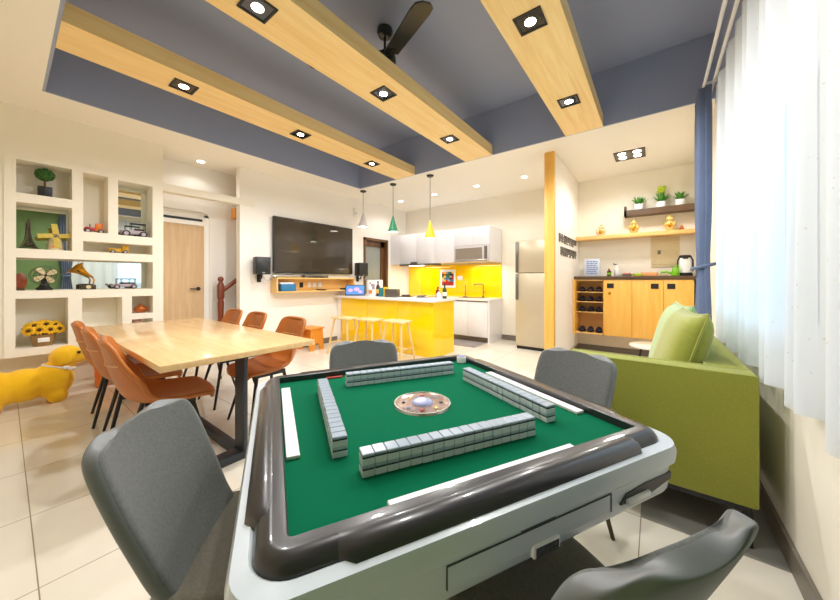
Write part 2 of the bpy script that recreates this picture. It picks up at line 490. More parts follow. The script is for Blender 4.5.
MB().box(-5.142, -5.13, BD0 + 0.1, BD1 - 0.1, 0.5, BDZ - 0.16).build('glass_panel', M['doorglass'], d)
MB().cyl((-5.105, BD1 - 0.1, 1.02), (-5.06, BD1 - 0.1, 1.02), 0.022).build('door_handle', M['chrome'], d)

struct('wall_back', MB().box(-5.15, XR + 0.1, YB, YB + 0.1, 0, C), M['wall'])
m = MB().box(-1.20, -1.085, 4.47, YB, 0, C)
struct('wall_partition', m, M['white_wall'])
struct('trim_2', MB().box(-1.205, -1.08, 4.40, 4.47, 0, C, 0.003), M['mapleZ'])
struct('wall_front', MB().box(-5.4, XR + 0.1, YF - 0.1, YF, 0, C), M['wall'])

# window wall
WY0, WY1, WZ0, WZ1 = 1.72, 3.45, 0.95, 2.14
m = MB()
m.box(XR, XR + 0.14, 0.85, WY0, 0, C + 0.1); m.box(XR, XR + 0.14, WY1, YB, 0, C + 0.1)
m.box(XR, XR + 0.14, WY0, WY1, 0, WZ0); m.box(XR, XR + 0.14, WY0, WY1, WZ1, C + 0.1)
struct('wall_right', m, M['wall'])
struct('wall_right.001', MB().box(XR, XR + 0.14, YF, 0.85, 0, C + 0.1), M['green_wall'])
wd = MB()
for y in (WY0, (WY0 + WY1) / 2 - 0.03, WY1 - 0.06): wd.box(XR + 0.04, XR + 0.1, y, y + 0.06, WZ0, WZ1)
wd.box(XR + 0.04, XR + 0.1, WY0, WY1, WZ0, WZ0 + 0.06); wd.box(XR + 0.04, XR + 0.1, WY0, WY1, WZ1 - 0.06, WZ1)
wo = struct('window_1', wd, M['whiteplastic'])
MB().box(XR + 0.066, XR + 0.072, WY0 + 0.03, WY1 - 0.03, WZ0 + 0.03, WZ1 - 0.03).build('window_pane', glass('window_glass'), wo)

struct('baseboard_right', MB().box(XR - 0.015, XR, YF, YB, 0, 0.10), M['base'])
struct('baseboard_television', MB().box(XL, XL + 0.014, 2.15, BD0, 0, 0.10), M['base'])
struct('baseboard_back', MB().box(-5.03, -1.2, YB - 0.014, YB, 0, 0.10).box(-1.085, XR, YB - 0.014, YB, 0, 0.09), M['base'])
struct('baseboard_partition', MB().box(-1.085, -1.071, 5.3, YB, 0, 0.09), M['base'])

# ceiling beams
BEAM = [(-3.54, -3.14), (-2.21, -1.79), (-0.86, -0.47)]
for i, (a, b) in enumerate(BEAM):
    o = MB().box(a, b, TY0, TY1, C - 0.004, C + 0.135).build('ceiling_beam', M['beamY'], smooth=0)
    tag(o, ['pale wood ceiling beam closest to the niche wall, three downlights under it', 'pale wood middle ceiling beam below the black fan',
            'pale wood ceiling beam closest to the window curtains'][i], 'beam', 'wooden beams across the ceiling tray')

# ================================================================ LAMPS
def spot(parent, loc, watts, size=R(168), blend=0.5, rad=0.05, col=(1.0, 0.985, 0.965)):
    l = bpy.data.lights.new('lamp_light', 'SPOT'); l.energy = watts; l.spot_size = size; l.spot_blend = blend; l.shadow_soft_size = rad; l.color = col
    o = bpy.data.objects.new('lamp_light', l); COL.objects.link(o); o.location = loc; o.parent = parent
    return o
BN = ['the beam by the niche wall', 'the middle beam', 'the beam by the curtains']
BY = [0.96, 2.10, 3.26]
WHERE = ['end away from the kitchen', 'halfway along', 'kitchen end']
proto = None
for i, (a, b) in enumerate(BEAM):
    for j, y in enumerate(BY):
        loc = ((a + b) / 2, y, C - 0.004)
        lab = 'black square recessed downlight under %s, %s' % (BN[i], WHERE[j])
        if proto is None:
            t = thing('recessed_downlight', lab, 'ceiling light', loc, 0, 'square downlights in the beams')
            m = MB()
            s_ = 0.088
            m.box(-s_, s_, -s_, -s_ + 0.014, -0.008, 0); m.box(-s_, s_, s_ - 0.014, s_, -0.008, 0)
            m.box(-s_, -s_ + 0.014, -s_, s_, -0.008, 0); m.box(s_ - 0.014, s_, -s_, s_, -0.008, 0)
            m.build('trim_frame', M['black'], t)
            MB().box(-s_ + 0.014, s_ - 0.014, -s_ + 0.014, s_ - 0.014, -0.003, 0).build('reflector', M['blackgloss'], t)
            MB().lathe([(0.036, -0.006), (0.036, -0.002)], (0, 0, 0), 20).build('lens', M['lamp'], t)
            spot(t, (0, 0, -0.03), DOWN_W)
            proto = t
        else:
            t = dup(proto, loc, 0, lab, 'square downlights in the beams')
t0 = None
for k, (x, y) in enumerate([(-4.42, 5.18), (-3.53, 5.17), (-2.60, 5.17), (-1.74, 5.19), (-5.24, 1.71)]):
    lab = ['round flush ceiling light in the kitchen corner beside the brown door', 'round flush ceiling light above the kitchen hood', 'round flush ceiling light above the sink end of the kitchen',
           'round flush ceiling light in front of the fridge', 'round flush ceiling light above the recess with the pale door'][k]
    if t0 is None:
        t0 = thing('round_ceiling_light', lab, 'ceiling light', (x, y, C), 0, 'round flush ceiling lights')
        MB().lathe([(0.062, 0), (0.060, -0.008), (0.048, -0.010)], n=24).build('trim_ring', M['whiteplastic'], t0)
        MB().lathe([(0.046, -0.0125), (0.046, -0.009)], n=24).build('lens', M['lamp'], t0)
        spot(t0, (0, 0, -0.03), CEIL_W, R(150))
    else:
        o = dup(t0, (x, y, C), 0, lab)
        if k == 4:
            for ch in kids(o):
                if ch.type == 'LIGHT': ch.data = ch.data.copy(); ch.data.energy = 6
t = thing('quad_downlight', 'dark rectangular ceiling light with four lamps above the shoe cabinet', 'ceiling light', (-0.285, 5.15, C))
m = MB().box(-0.175, 0.175, -0.18, -0.168, -0.012, 0).box(-0.175, 0.175, 0.168, 0.18, -0.012, 0).box(-0.175, -0.163, -0.18, 0.18, -0.012, 0).box(0.163, 0.175, -0.18, 0.18, -0.012, 0)
m.build('trim_frame', M['darkwood'], t)
MB().box(-0.163, 0.163, -0.168, 0.168, -0.004, 0).build('reflector', M['greymetal'], t)
for x in (-0.085, 0.085):
    for y in (-0.085, 0.085): MB().lathe([(0.044, -0.009), (0.044, -0.003)], (x, y, 0), 20).build('lens', M['lamp'], t)
spot(t, (0, 0, -0.04), 80, R(165), 0.6, 0.15, (1.0, 0.98, 0.95))

def pendant(name, label, x, y, zb, col):
    t = thing(name, label, 'pendant lamp', (x, y, zb), 0, 'cone pendants above the island')
    h = 0.265
    MB().lathe([(0.050, C - zb - 0.022), (0.060, C - zb)], n=20).build('canopy', M['black'], t)
    MB().cyl((0, 0, h), (0, 0, C - zb - 0.02), 0.004, n=8).build('cord', M['black'], t)
    m = MB(); n = 24
    prof = [(0.006, h + 0.03), (0.016, h), (0.094, 0.0), (0.088, 0.0), (0.014, h - 0.02)]
    prev = None
    for (r, z) in prof:
        cur = m.ring([(r * math.cos(2 * math.pi * i / n), r * math.sin(2 * math.pi * i / n), z) for i in range(n)])
        if prev: m.bridge(prev, cur)
        prev = cur
    m.build('lamp_shade', M[col], t)
    MB().lathe([(0.084, 0.006), (0.084, 0.010)], n=24).build('diffuser', M['lamp'], t)
    l = bpy.data.lights.new('lamp_light', 'SPOT'); l.energy = 8; l.spot_size = R(110); l.spot_blend = 0.6; l.shadow_soft_size = 0.06; l.color = (1, 0.94, 0.84)
    o = bpy.data.objects.new('lamp_light', l); COL.objects.link(o); o.location = (0, 0, -0.01); o.parent = t
pendant('pendant_lamp', 'pale grey cone pendant lamp above the counter end by the television', -4.51, 4.17, 2.225, 'pend_grey')
pendant('pendant_lamp', 'green cone pendant lamp, middle one above the island counter', -3.755, 4.19, 2.06, 'pend_green')
pendant('pendant_lamp', 'yellow cone pendant lamp above the open end of the island', -2.96, 4.21, 1.885, 'pend_yellow')

# ceiling fan
t = thing('ceiling_fan', 'black three-bladed ceiling fan hanging in the slate tray above the middle beam', 'fan', (-2.02, 2.14, CT))
MB().lathe([(0.02, -0.075), (0.06, -0.065), (0.075, -0.03), (0.07, 0)], n=20).build('canopy', M['fan'], t)
MB().cyl((0, 0, -0.20), (0, 0, -0.06), 0.012).build('downrod', M['fan'], t)
MB().lathe([(0.03, -0.36), (0.09, -0.345), (0.105, -0.30), (0.10, -0.26), (0.05, -0.235), (0.03, -0.20)], n=24).build('motor_housing', M['fan'], t)
for k in range(3):
    a = R(-22 + 120 * k)
    rot = Matrix.Rotation(a, 4, 'Z') @ Matrix.Rotation(R(12), 4, 'X')
    m = MB()
    pts = [(0.13, -0.07), (0.64, -0.088), (0.70, -0.078), (0.73, -0.035), (0.73, 0.035), (0.70, 0.078), (0.64, 0.088), (0.13, 0.07)]
    m.prism(pts, -0.006, 0.006)
    for v in m.bm.verts: v.co = rot @ v.co
    b = m.build('fan_blade', M['fan'], t, (0, 0, -0.30), smooth=30)
    m = MB().box(0.08, 0.2, -0.025, 0.025, -0.012, 0.012)
    for v in m.bm.verts: v.co = rot @ v.co
    m.build('blade_bracket', M['fan'], b)

# ================================================================ MAHJONG TABLE
TH = R(62.0)
TC = (-0.661, 0.892)
UX = (math.cos(TH), math.sin(TH)); VX = (-math.sin(TH), math.cos(TH))
def tw(p, q, z=0.0):
    return (TC[0] + p * UX[0] + q * VX[0], TC[1] + p * UX[1] + q * VX[1], z)
t = thing('mahjong_table', 'square automatic mahjong table with green felt top and silver-grey body', 'game table', (TC[0], TC[1], 0), TH)
def rings(prof, n=8):
    m = MB(); prev = None
    for (hx, r, z) in prof:
        cur = m.ring([(x, y, z) for x, y in rrect(hx, hx, r, n)])
        if prev: m.bridge(prev, cur)
        prev = cur
    return m, prev
FZ = 0.762
m = MB(); m.prism(rrect(0.460, 0.460, 0.012), FZ - 0.02, FZ)
m.build('felt_top', M['felt'], t)
m, last = rings([(0.455, 0.008, FZ - 0.004), (0.455, 0.008, 0.784), (0.458, 0.010, 0.787), (0.478, 0.03, 0.787), (0.486, 0.035, 0.786), (0.499, 0.05, 0.779), (0.507, 0.06, 0.769), (0.508, 0.06, 0.762), (0.500, 0.06, 0.755)])
m.build('table_rim', M['rim'], t, smooth=35)
m, last = rings([(0.502, 0.06, 0.758), (0.514, 0.07, 0.766), (0.537, 0.075, 0.762), (0.543, 0.08, 0.745), (0.541, 0.08, 0.720), (0.531, 0.08, 0.709), (0.529, 0.08, 0.650), (0.524, 0.075, 0.640), (0.490, 0.07, 0.605), (0.40, 0.06, 0.585)])
m.cap(last)
m.build('table_body', M['body'], t, smooth=28)
for k in range(4):
    rz = R(90 * k)
    # raised padded ledge on every rim side
    m = MB()
    prev = None
    for x in (-0.385, -0.362, 0.362, 0.385):
        o_ = 0.0 if abs(x) > 0.37 else 0.006
        cur = m.ring([(x, -0.480, 0.7865), (x, -0.488, 0.7845 + o_ * 0.6), (x, -0.501 - 2 * o_, 0.777 + o_), (x, -0.508 - 2.6 * o_, 0.768 + o_ * 0.5), (x, -0.509 - o_ * 2.8, 0.759), (x, -0.485, 0.757)])
        if prev: m.bridge(prev, cur)
        else: m.cap(cur[::-1])
        prev = cur
    m.cap(prev)
    m.build('rim_ledge', M['rim'], t, rot=(0, 0, rz), smooth=35)
    # drawer front with dark reveal
    m = MB().box(-0.205, 0.23, -0.532, -0.52, 0.664, 0.7045)
    g = m.build('drawer_front', M['body'], t, rot=(0, 0, rz))
    m = MB()
    for a in ((-0.207, 0.232, 0.7042, 0.7058), (-0.207, -0.205, 0.664, 0.705), (0.230, 0.232, 0.664, 0.705)): m.box(a[0], a[1], -0.5335, -0.52, a[2], a[3])
    m.build('drawer_gap', M['bodyline'], g)
    # slot and speaker plate
    MB().box(-0.04, 0.05, -0.5355, -0.52, 0.7095, 0.7135).build('card_slot', M['bodyline'], t, rot=(0, 0, rz))
    g = MB().box(-0.012, 0.062, -0.5375, -0.52, 0.646, 0.671, 0.003).build('speaker_plate', M['whiteplastic'], t, rot=(0, 0, rz))
    MB().box(-0.006, 0.056, -0.539, -0.535, 0.649, 0.667).build('grille', M['bodyline'], g)
    m = MB()
    for i in range(5):
        m.box(-0.002 + i * 0.011, 0.005 + i * 0.011, -0.5405, -0.537, 0.653, 0.6555); m.box(-0.002 + i * 0.011, 0.004 + i * 0.011, -0.5405, -0.537, 0.660, 0.6625)
    m.build('grille_marks', M['greymetal'], g)
    # cup holder cut-out near the corner
    m = MB().prism([(0.265, 0.668), (0.288, 0.688), (0.36, 0.694), (0.475, 0.694), (0.475, 0.677), (0.42, 0.668), (0.345, 0.657)], -0.5325, -0.50, 'xz')
    g = m.build('ashtray_recess', M['black'], t, rot=(0, 0, rz))
    MB().box(0.285, 0.375, -0.540, -0.525, 0.664, 0.676, 0.003).build('ashtray_pull', M['whiteplastic'], g)
# centre dice disc
g = MB().lathe([(0.098, FZ), (0.100, FZ + 0.004), (0.094, FZ + 0.006), (0.090, FZ + 0.004), (0.03, FZ + 0.0045)], (0, 0, 0), 40).build('dice_disc', M['disc'], t)
m = MB()
n = 40; prev = None
for (r, z) in ((0.092, FZ + 0.004), (0.094, FZ + 0.0075), (0.100, FZ + 0.0075), (0.103, FZ)):
    cur = m.ring([(r * math.cos(2 * math.pi * i / n), r * math.sin(2 * math.pi * i / n), z) for i in range(n)])
    if prev: m.bridge(prev, cur)
    prev = cur
m.build('disc_ring', M['chrome'], g)
MB().ball((0, 0, FZ + 0.003), (0.040, 0.040, 0.018), 20, 10).build('dice_dome', M['jewel'], g)
for k in range(8):
    a = R(45 * k + 20)
    MB().ball((0.066 * math.cos(a), 0.066 * math.sin(a), FZ + 0.005), (0.008, 0.008, 0.004), 10, 6).build('button', [M['jewel'], M['red'], M['gold'], M['black']][k % 4], g)
# pedestal
m, last = rings([(0.30, 0.05, 0.59), (0.28, 0.05, 0.46), (0.16, 0.03, 0.44), (0.14, 0.03, 0.10), (0.14, 0.03, 0.06)])
m.cap(last); m.build('pedestal', M['body'], t)
for k in range(4):
    a = R(45 + 90 * k)
    l = MB().tube([(0.05 * math.cos(a), 0.05 * math.sin(a), 0.09), (0.42 * math.cos(a), 0.42 * math.sin(a), 0.045)], [0.035, 0.025], 8).build('leg', M['greymetal'], t)
    MB().cyl((0.41 * math.cos(a), 0.41 * math.sin(a), 0), (0.41 * math.cos(a), 0.41 * math.sin(a), 0.045), 0.03).build('foot', M['black'], l)

# tiles
TWD, TD, TT = 0.0290, 0.037, 0.0262
m = MB()
g_ = 0.0004
m.box(-TWD / 2 + g_, TWD / 2 - g_, -TD / 2, TD / 2, 0.0, 0.0158, 0.0018, 1, mi=0)
m.box(-TWD / 2 + g_ + 0.0006, TWD / 2 - g_ - 0.0006, -TD / 2 + 0.0006, TD / 2 - 0.0006, 0.0158, 0.0187, 0, 1, mi=1)
m.box(-TWD / 2 + g_, TWD / 2 - g_, -TD / 2, TD / 2, 0.0187, TT - 0.0002, 0.0018, 1, mi=2)
tile0 = m.build('mahjong_tile', [M['tile_face'], M['tile_seam'], M['tile_back']], smooth=30)
ORD = ['first', 'second', 'third', 'fourth', 'fifth', 'sixth', 'seventh', 'eighth', 'ninth', 'tenth', 'eleventh', 'twelfth', 'thirteenth', 'fourteenth', 'fifteenth', 'sixteenth', 'seventeenth']
WALLS = [((-0.300, -0.305), (1, -0.035), 'the dining-table end', 'speaker-plate side wall', -2.0, 17),
         ((-0.304, 0.272), (-0.05, -1), 'the kitchen end', 'dining-table side wall', 87.0, 17),
         ((0.293, 0.165), (0.01, -1), 'the kitchen end', 'sofa side wall', 90.5, 16),
         ((-0.206, 0.302), (1, -0.055), 'the dining-table end', 'kitchen side wall', -3.0, 17)]
first = True
for wi, (st, dr, end, wall, ang, cnt) in enumerate(WALLS):
    ln = math.hypot(*dr)
    for k in range(cnt):
        for lay in range(2):
            lab = 'grey mahjong tile, %s from %s, %s layer of the %s' % (ORD[k], end, ('bottom', 'top')[lay], wall)
            o = tile0 if first else tile0.copy()
            if not first: COL.objects.link(o)
            first = False
            s_ = (k + 0.5) * TWD
            p = st[0] + dr[0] / ln * s_ + random.uniform(-.0006, .0006) * abs(dr[1]); q = st[1] + dr[1] / ln * s_ + random.uniform(-.0006, .0006) * abs(dr[0])
            o.location = tw(p, q, FZ + 0.0004 + lay * TT)
            o.rotation_euler = (0, 0, TH + R(ang))
            tag(o, lab, 'mahjong tile', ['mahjong tiles walled up over the speaker-plate side', 'mahjong tiles walled up along the dining-table side', 'mahjong tiles walled up along the sofa side', 'mahjong tiles walled up on the kitchen side'][wi])
for (p0, p1, q0, q1, rz, lab) in ((-0.277, 0.228, -0.449, -0.422, 0.3, 'long white pusher bar lying on the felt by the speaker-plate side rim'),
                             (-0.450, -0.418, -0.18, 0.355, 0.0, 'long white pusher bar lying on the felt by the dining-table side rim'),
                             (0.416, 0.450, -0.296, 0.19, 0.0, 'long white pusher bar lying on the felt by the sofa side rim')):
    hx, hy = (p1 - p0) / 2, (q1 - q0) / 2
    o = MB().box(-hx, hx, -hy, hy, 0, 0.009, 0.0015, 1).build('pusher_bar', M['whiteplastic'], loc=tw((p0 + p1) / 2, (q0 + q1) / 2, FZ + 0.0004), rot=(0, 0, TH))
    tag(o, lab, 'pusher bar', 'white pusher bars on the felt')
t = thing('dice_cup', 'small translucent white cup on the felt corner towards the kitchen', 'cup', tw(0.425, 0.41, FZ + 0.0004), TH)
MB().lathe([(0.020, 0), (0.024, 0.004), (0.0245, 0.028), (0.022, 0.034)], n=20).build('cup_body', M['whiteplastic'], t)
MB().ball((0, 0, 0.034), (0.02, 0.02, 0.007), 16, 6).build('cup_lid', M['jewel'], t)
o = MB().box(-0.035, 0.035, -0.008, 0.008, 0, 0.006, 0.001, 1).build('score_stick', M['red'], loc=tw(-0.23, 0.43, FZ + 0.0004), rot=(0, 0, TH))
tag(o, 'small dark red stick lying on the felt by the kitchen side rim', 'stick')

# ================================================================ GREY CHAIRS
def shell(rows, nv=12, exp=2.0):
    """rows: y, z, half width, forward curl of the sides, upward curl of the sides"""
    m = MB()
    V = []
    for (y, z, hw, cy, cz) in rows:
        r_ = []
        for j in range(nv + 1):
            s_ = -1 + 2 * j / nv
            k_ = abs(s_) ** exp
            r_.append(m.bm.verts.new((hw * s_, y + cy * k_, z + cz * k_)))
        V.append(r_)
    for i in range(len(V) - 1):
        for j in range(nv): m.bm.faces.new((V[i][j], V[i + 1][j], V[i + 1][j + 1], V[i][j + 1]))
    return m

def make_grey_chair(label, loc, rz):
    t = thing('grey_chair', label, 'chair', loc, rz, 'grey upholstered chairs round the mahjong table')
    back = [(-0.085, 0.425, 0.180, 0.015, 0.0), (-0.105, 0.445, 0.186, 0.018, 0), (-0.142, 0.492, 0.192, 0.026, 0), (-0.170, 0.55, 0.196, 0.032, 0), (-0.200, 0.62, 0.203, 0.034, 0), (-0.234, 0.70, 0.206, 0.036, 0),
            (-0.257, 0.755, 0.204, 0.036, 0), (-0.270, 0.788, 0.198, 0.034, -0.002), (-0.277, 0.807, 0.185, 0.030, -0.004), (-0.280, 0.816, 0.162, 0.026, -0.004), (-0.281, 0.818, 0.10, 0.012, -0.002)]
    shell(back).build('backrest', [M['grey_fabric'], M['grey_leather']], t, solid=0.040, soff=0, sub=2, smooth=60, smat=1)
    seat = [(0.235, 0.425, 0.16, -0.02, 0), (0.228, 0.455, 0.185, -0.02, 0), (0.18, 0.468, 0.207, 0, 0.004), (0.06, 0.462, 0.215, 0, 0.010), (-0.05, 0.458, 0.212, 0.0, 0.010), (-0.12, 0.460, 0.195, 0.015, 0.012), (-0.150, 0.468, 0.17, 0.02, 0.012)]
    shell(seat).build('seat', [M['grey_fabric_seat'], M['grey_leather']], t, solid=0.055, soff=-1, sub=2, smooth=60, smat=1)
    MB().box(-0.15, 0.15, -0.14, 0.14, 0.395, 0.425).build('seat_frame', M['black'], t)
    for sx in (-1, 1):
        for sy in (-1, 1):
            MB().tube([(sx * 0.13, sy * 0.12, 0.41), (sx * 0.20, sy * 0.20, 0.0)], [0.014, 0.009], 10).build('leg', M['bronze'], t)
    return t

def chair_at(p, q, face_deg):
    x, y, _ = tw(p, q); return (x, y, 0), face_deg
g0 = make_grey_chair('dark grey fabric chair on the dining-table side of the mahjong table', (-0.972, 0.420, 0), R(-42))
for lab, loc, a in (('dark grey fabric chair on the sofa side of the mahjong table', (-0.41, 1.569, 0), 162),
                    ('dark grey fabric chair on the kitchen side of the mahjong table', (-1.248, 1.183, 0), -129),
                    ('grey chair seen from above, turned to the speaker-plate side of the mahjong table', (-0.186, 0.738, 0), 57)):
    dup(g0, loc, R(a), lab)

# ================================================================ DINING TABLE AND TAN CHAIRS
t = thing('dining_table', 'long oak dining table on black steel plate legs', 'table', (-3.29, 0.975, 0))
MB().box(-1.18, 1.18, -0.475, 0.475, 0.702, 0.74, 0.004).build('tabletop', M['tabletop'], t)
for s_ in (-1, 1):
    l = MB().box(s_ * 1.03 - 0.07, s_ * 1.03 + 0.07, -0.012, 0.012, 0.05, 0.69, 0.003).build('leg', M['blackmetal'], t)
    MB().box(s_ * 1.03 - 0.05, s_ * 1.03 + 0.05, -0.26, 0.26, 0, 0.05, 0.003).build('foot_bar', M['blackmetal'], l)
    MB().box(s_ * 1.03 - 0.075, s_ * 1.03 + 0.075, -0.36, 0.36, 0.69, 0.702).build('top_plate', M['blackmetal'], l)
MB().box(-1.0, 1.0, -0.03, 0.03, 0.0, 0.05, 0.003).build('stretcher', M['blackmetal'], t)

def make_tan_chair(label, loc, rz):
    t = thing('tan_dining_chair', label, 'chair', loc, rz, 'tan leather chairs at the dining table')
    rows = [(0.245, 0.415, 0.17, -0.03, 0.0), (0.242, 0.44, 0.205, -0.03, 0.005), (0.21, 0.455, 0.225, -0.02, 0.008), (0.10, 0.447, 0.235, 0, 0.016), (-0.02, 0.442, 0.238, 0, 0.03), (-0.12, 0.445, 0.236, 0.02, 0.05),
            (-0.185, 0.465, 0.228, 0.06, 0.075), (-0.225, 0.52, 0.218, 0.09, 0.06), (-0.25, 0.59, 0.212, 0.085, 0.03), (-0.275, 0.68, 0.210, 0.06, 0.01), (-0.297, 0.77, 0.206, 0.045, 0), (-0.308, 0.815, 0.198, 0.04, -0.003), (-0.315, 0.838, 0.178, 0.03, -0.006), (-0.317, 0.846, 0.12, 0.012, -0.003)]
    s_ = shell(rows, 14, 2.4).build('seat_shell', [M['leather'], M['leather']], t, solid=0.030, soff=0, sub=2, smooth=60, smat=1)
    L_ = [(-hw, y + cy, z + cz) for (y, z, hw, cy, cz) in rows]; T_ = [(hw, y + cy, z + cz) for (y, z, hw, cy, cz) in rows[::-1]]
    MB().tube(L_ + T_, 0.016, 8).build('edge_piping', M['leather'], s_, smooth=60, sub=1)
    pts = []
    for j in range(15):
        q = -1 + 2 * j / 14; k_ = abs(q) ** 2.4
        pts.append((0.200 * q, -0.281 + 0.053 * k_ - 0.0165, 0.70 + 0.008 * k_))
    MB().tube(pts, 0.004, 6).build('back_seam', M['thread'], s_)
    pts = [(x, y + 0.033, z) for x, y, z in pts]
    MB().tube(pts[2:-2], 0.003, 6).build('inner_seam', M['thread'], s_)
    MB().box(-0.14, 0.14, -0.12, 0.13, 0.40, 0.43).build('seat_frame', M['black'], t)
    for sx in (-1, 1):
        for sy in (-1, 1):
            MB().tube([(sx * 0.12, sy * 0.11, 0.42), (sx * 0.215, sy * 0.205, 0.0)], [0.015, 0.010], 10).build('leg', M['black'], t)
    return t
c0 = make_tan_chair('tan leather dining chair on the plush-dog side, first from the mahjong table', (-2.60, 0.66, 0), R(-8))
for lab, x, y, a in (('tan leather dining chair on the plush-dog side, second from the mahjong table', -3.27, 0.66, -6),
                     ('tan leather dining chair on the plush-dog side, third from the mahjong table', -3.82, 0.66, -6),
                     ('tan leather dining chair on the bar-stool side, first from the mahjong table', -2.72, 1.36, 178),
                     ('tan leather dining chair on the bar-stool side, second from the mahjong table', -3.46, 1.38, 178),
                     ('tan leather dining chair on the bar-stool side, third from the mahjong table', -4.02, 1.38, 178)):
    dup(c0, (x, y, 0), R(a), lab)

# ================================================================ SOFA
def pillow(w_, h_, th, n=14):
    m = MB()
    def prof(u, v, s_):
        a, b = 2 * u - 1, 2 * v - 1
        e = max(0, (1 - a ** 4)) ** 0.55 * max(0, (1 - b ** 4)) ** 0.55
        sq = 1 - 0.07 * (1 - b * b) * abs(a) ** 3; sr = 1 - 0.07 * (1 - a * a) * abs(b) ** 3
        return (a * w_ / 2 * sq, s_ * th / 2 * e, b * h_ / 2 * sr)
    V = {}
    for s_ in (1, -1):
        for i in range(n + 1):
            for j in range(n + 1):
                edge = i in (0, n) or j in (0, n)
                key = (i, j, 0 if edge else s_)
                if key not in V: V[key] = m.bm.verts.new(prof(i / n, j / n, s_))
    for s_ in (1, -1):
        for i in range(n):
            for j in range(n):
                q = []
                for a, b in ((i, j), (i + 1, j), (i + 1, j + 1), (i, j + 1)):
                    edge = a in (0, n) or b in (0, n)
                    q.append(V[(a, b, 0 if edge else s_)])
                m.bm.faces.new(q if s_ > 0 else q[::-1])
    loop = [prof(i / n, 0, 1) for i in range(n)] + [prof(1, j / n, 1) for j in range(n)] + [prof(1 - i / n, 1, 1) for i in range(n)] + [prof(0, 1 - j / n, 1) for j in range(n)]
    return m, loop

SX0, SX1, SY0, SY1 = -0.42, 0.365, 1.99, 3.40
t = thing('green_sofa', 'olive green fabric sofa with black metal legs under the window', 'sofa', (0, 0, 0))
t.location = ((SX0 + SX1) / 2, (SY0 + SY1) / 2, 0)
ox, oy = t.location.x, t.location.y
def sb(x0, x1, y0, y1, z0, z1, bev): return MB().box(x0 - ox, x1 - ox, y0 - oy, y1 - oy, z0, z1, bev, 3)
def piping(pts, par, col='pillow', r=0.006): MB().tube([(x - ox, y - oy, z) for x, y, z in pts], r, 8).build('piping', M[col], par)
for y0 in (SY0,):
    a = sb(SX0, SX1, y0, y0 + 0.13, 0.185, 0.775, 0.012).build('armrest', M['sofa'], t)
    for yy in (y0 + 0.006, y0 + 0.124): piping([(SX0 + 0.01, yy, 0.773), (SX1 - 0.01, yy, 0.773)], a)
b = sb(SX1 - 0.17, SX1, SY0 + 0.13, SY1, 0.185, 0.775, 0.014).build('backrest', M['sofa'], t)
piping([(SX1 - 0.165, SY0 + 0.14, 0.772), (SX1 - 0.165, SY1 - 0.14, 0.772)], b)
sb(SX0 + 0.02, SX1 - 0.17, SY0 + 0.13, SY1, 0.185, 0.30, 0.01).build('seat_base', M['sofa'], t)
for y0, y1 in ((SY0 + 0.13, (SY0 + SY1) / 2), ((SY0 + SY1) / 2, SY1)): sb(SX0, SX1 - 0.17, y0 + 0.004, y1 - 0.004, 0.30, 0.44, 0.03).build('seat_cushion', M['sofa'], t)
sb(SX0 + 0.02, SX1 - 0.02, SY0 + 0.02, SY1 - 0.02, 0.155, 0.185, 0.004).build('frame_rail', M['black'], t)
for x in (SX0 + 0.05, SX1 - 0.035):
    for y in (SY0 + 0.035, SY1 - 0.035): sb(x - 0.018, x + 0.018, y - 0.018, y + 0.018, 0, 0.157, 0.003).build('leg', M['black'], t)
for (lab, loc, rot, mt, sz) in (('olive green velvet cushion against the armrest of the green sofa', (0.105, 2.38, 0.765), (R(16), 0, R(100)), 'pillow', (0.46, 0.54, 0.18)),
                            ('paler green cushion behind the olive cushion on the green sofa', (0.09, 2.82, 0.765), (R(14), 0, R(98)), 'pillow2', (0.48, 0.56, 0.18))):
    m, loop = pillow(*sz)
    o = m.build('cushion', M[mt], loc=loc, rot=rot, smooth=80)
    tag(o, lab, 'cushion', 'cushions on the green sofa')
    MB().tube(loop, 0.006, 6, closed=True).build('piping', M[mt], o)

# round side table
t = thing('side_table', 'small round white marble side table with black legs between sofa and shoe cabinet', 'table', (-0.02, 4.50, 0))
MB().lathe([(0.225, 0.425), (0.235, 0.43), (0.235, 0.447), (0.23, 0.45)], n=36).build('tabletop', M['marble'], t)
MB().lathe([(0.20, 0.415), (0.20, 0.425)], n=30).build('top_ring', M['black'], t)
for k in range(3):
    a = R(200 + 120 * k)
    MB().tube([(0.12 * math.cos(a), 0.12 * math.sin(a), 0.42), (0.19 * math.cos(a), 0.19 * math.sin(a), 0)], 0.011, 8).build('leg', M['black'], t)

# ================================================================ CURTAINS
t = thing('sheer_curtain', 'floor-near white sheer curtain glowing in front of the window', 'curtain', (0.403, 2.2, 0.755))
def sheer(u, v):
    y = -1.18 + 2.40 * u
    z = 1.975 * v + 0.018 * math.sin(u * 40)
    a = 0.026 + 0.010 * (1 - v)
    x = a * math.sin(u * 2.40 / 0.185 * 2 * math.pi + 0.6 * math.sin(v * 3 + u * 20)) + 0.010 * math.sin(u * 47)
    return (x, y, z)
m = MB(); m.grid(sheer, 260, 10)
m.build('drape', M['sheer'], t, smooth=80)
m = MB(); m.grid(lambda u, v: (0.020 * math.sin(u * 12.97 * 2 * math.pi) + 0.010 * math.sin(u * 47) - 0.002, -1.18 + 2.40 * u, 1.90 + 0.085 * v), 260, 2)
m.build('heading_tape', M['sheer'], t, smooth=80)
t = thing('curtain_rail', 'thin double white curtain rail along the window wall', 'curtain rail', (0.36, 2.3, 2.86))
for dx in (-0.03, 0.028): MB().cyl((dx, -1.75, 0), (dx, 1.52, 0), 0.0115).build('rail', M['whiteplastic'], t)
for y in (-1.2, 0.1, 1.3): MB().box(-0.04, 0.10, y - 0.012, y + 0.012, 0.01, 0.022).build('bracket', M['whiteplastic'], t)
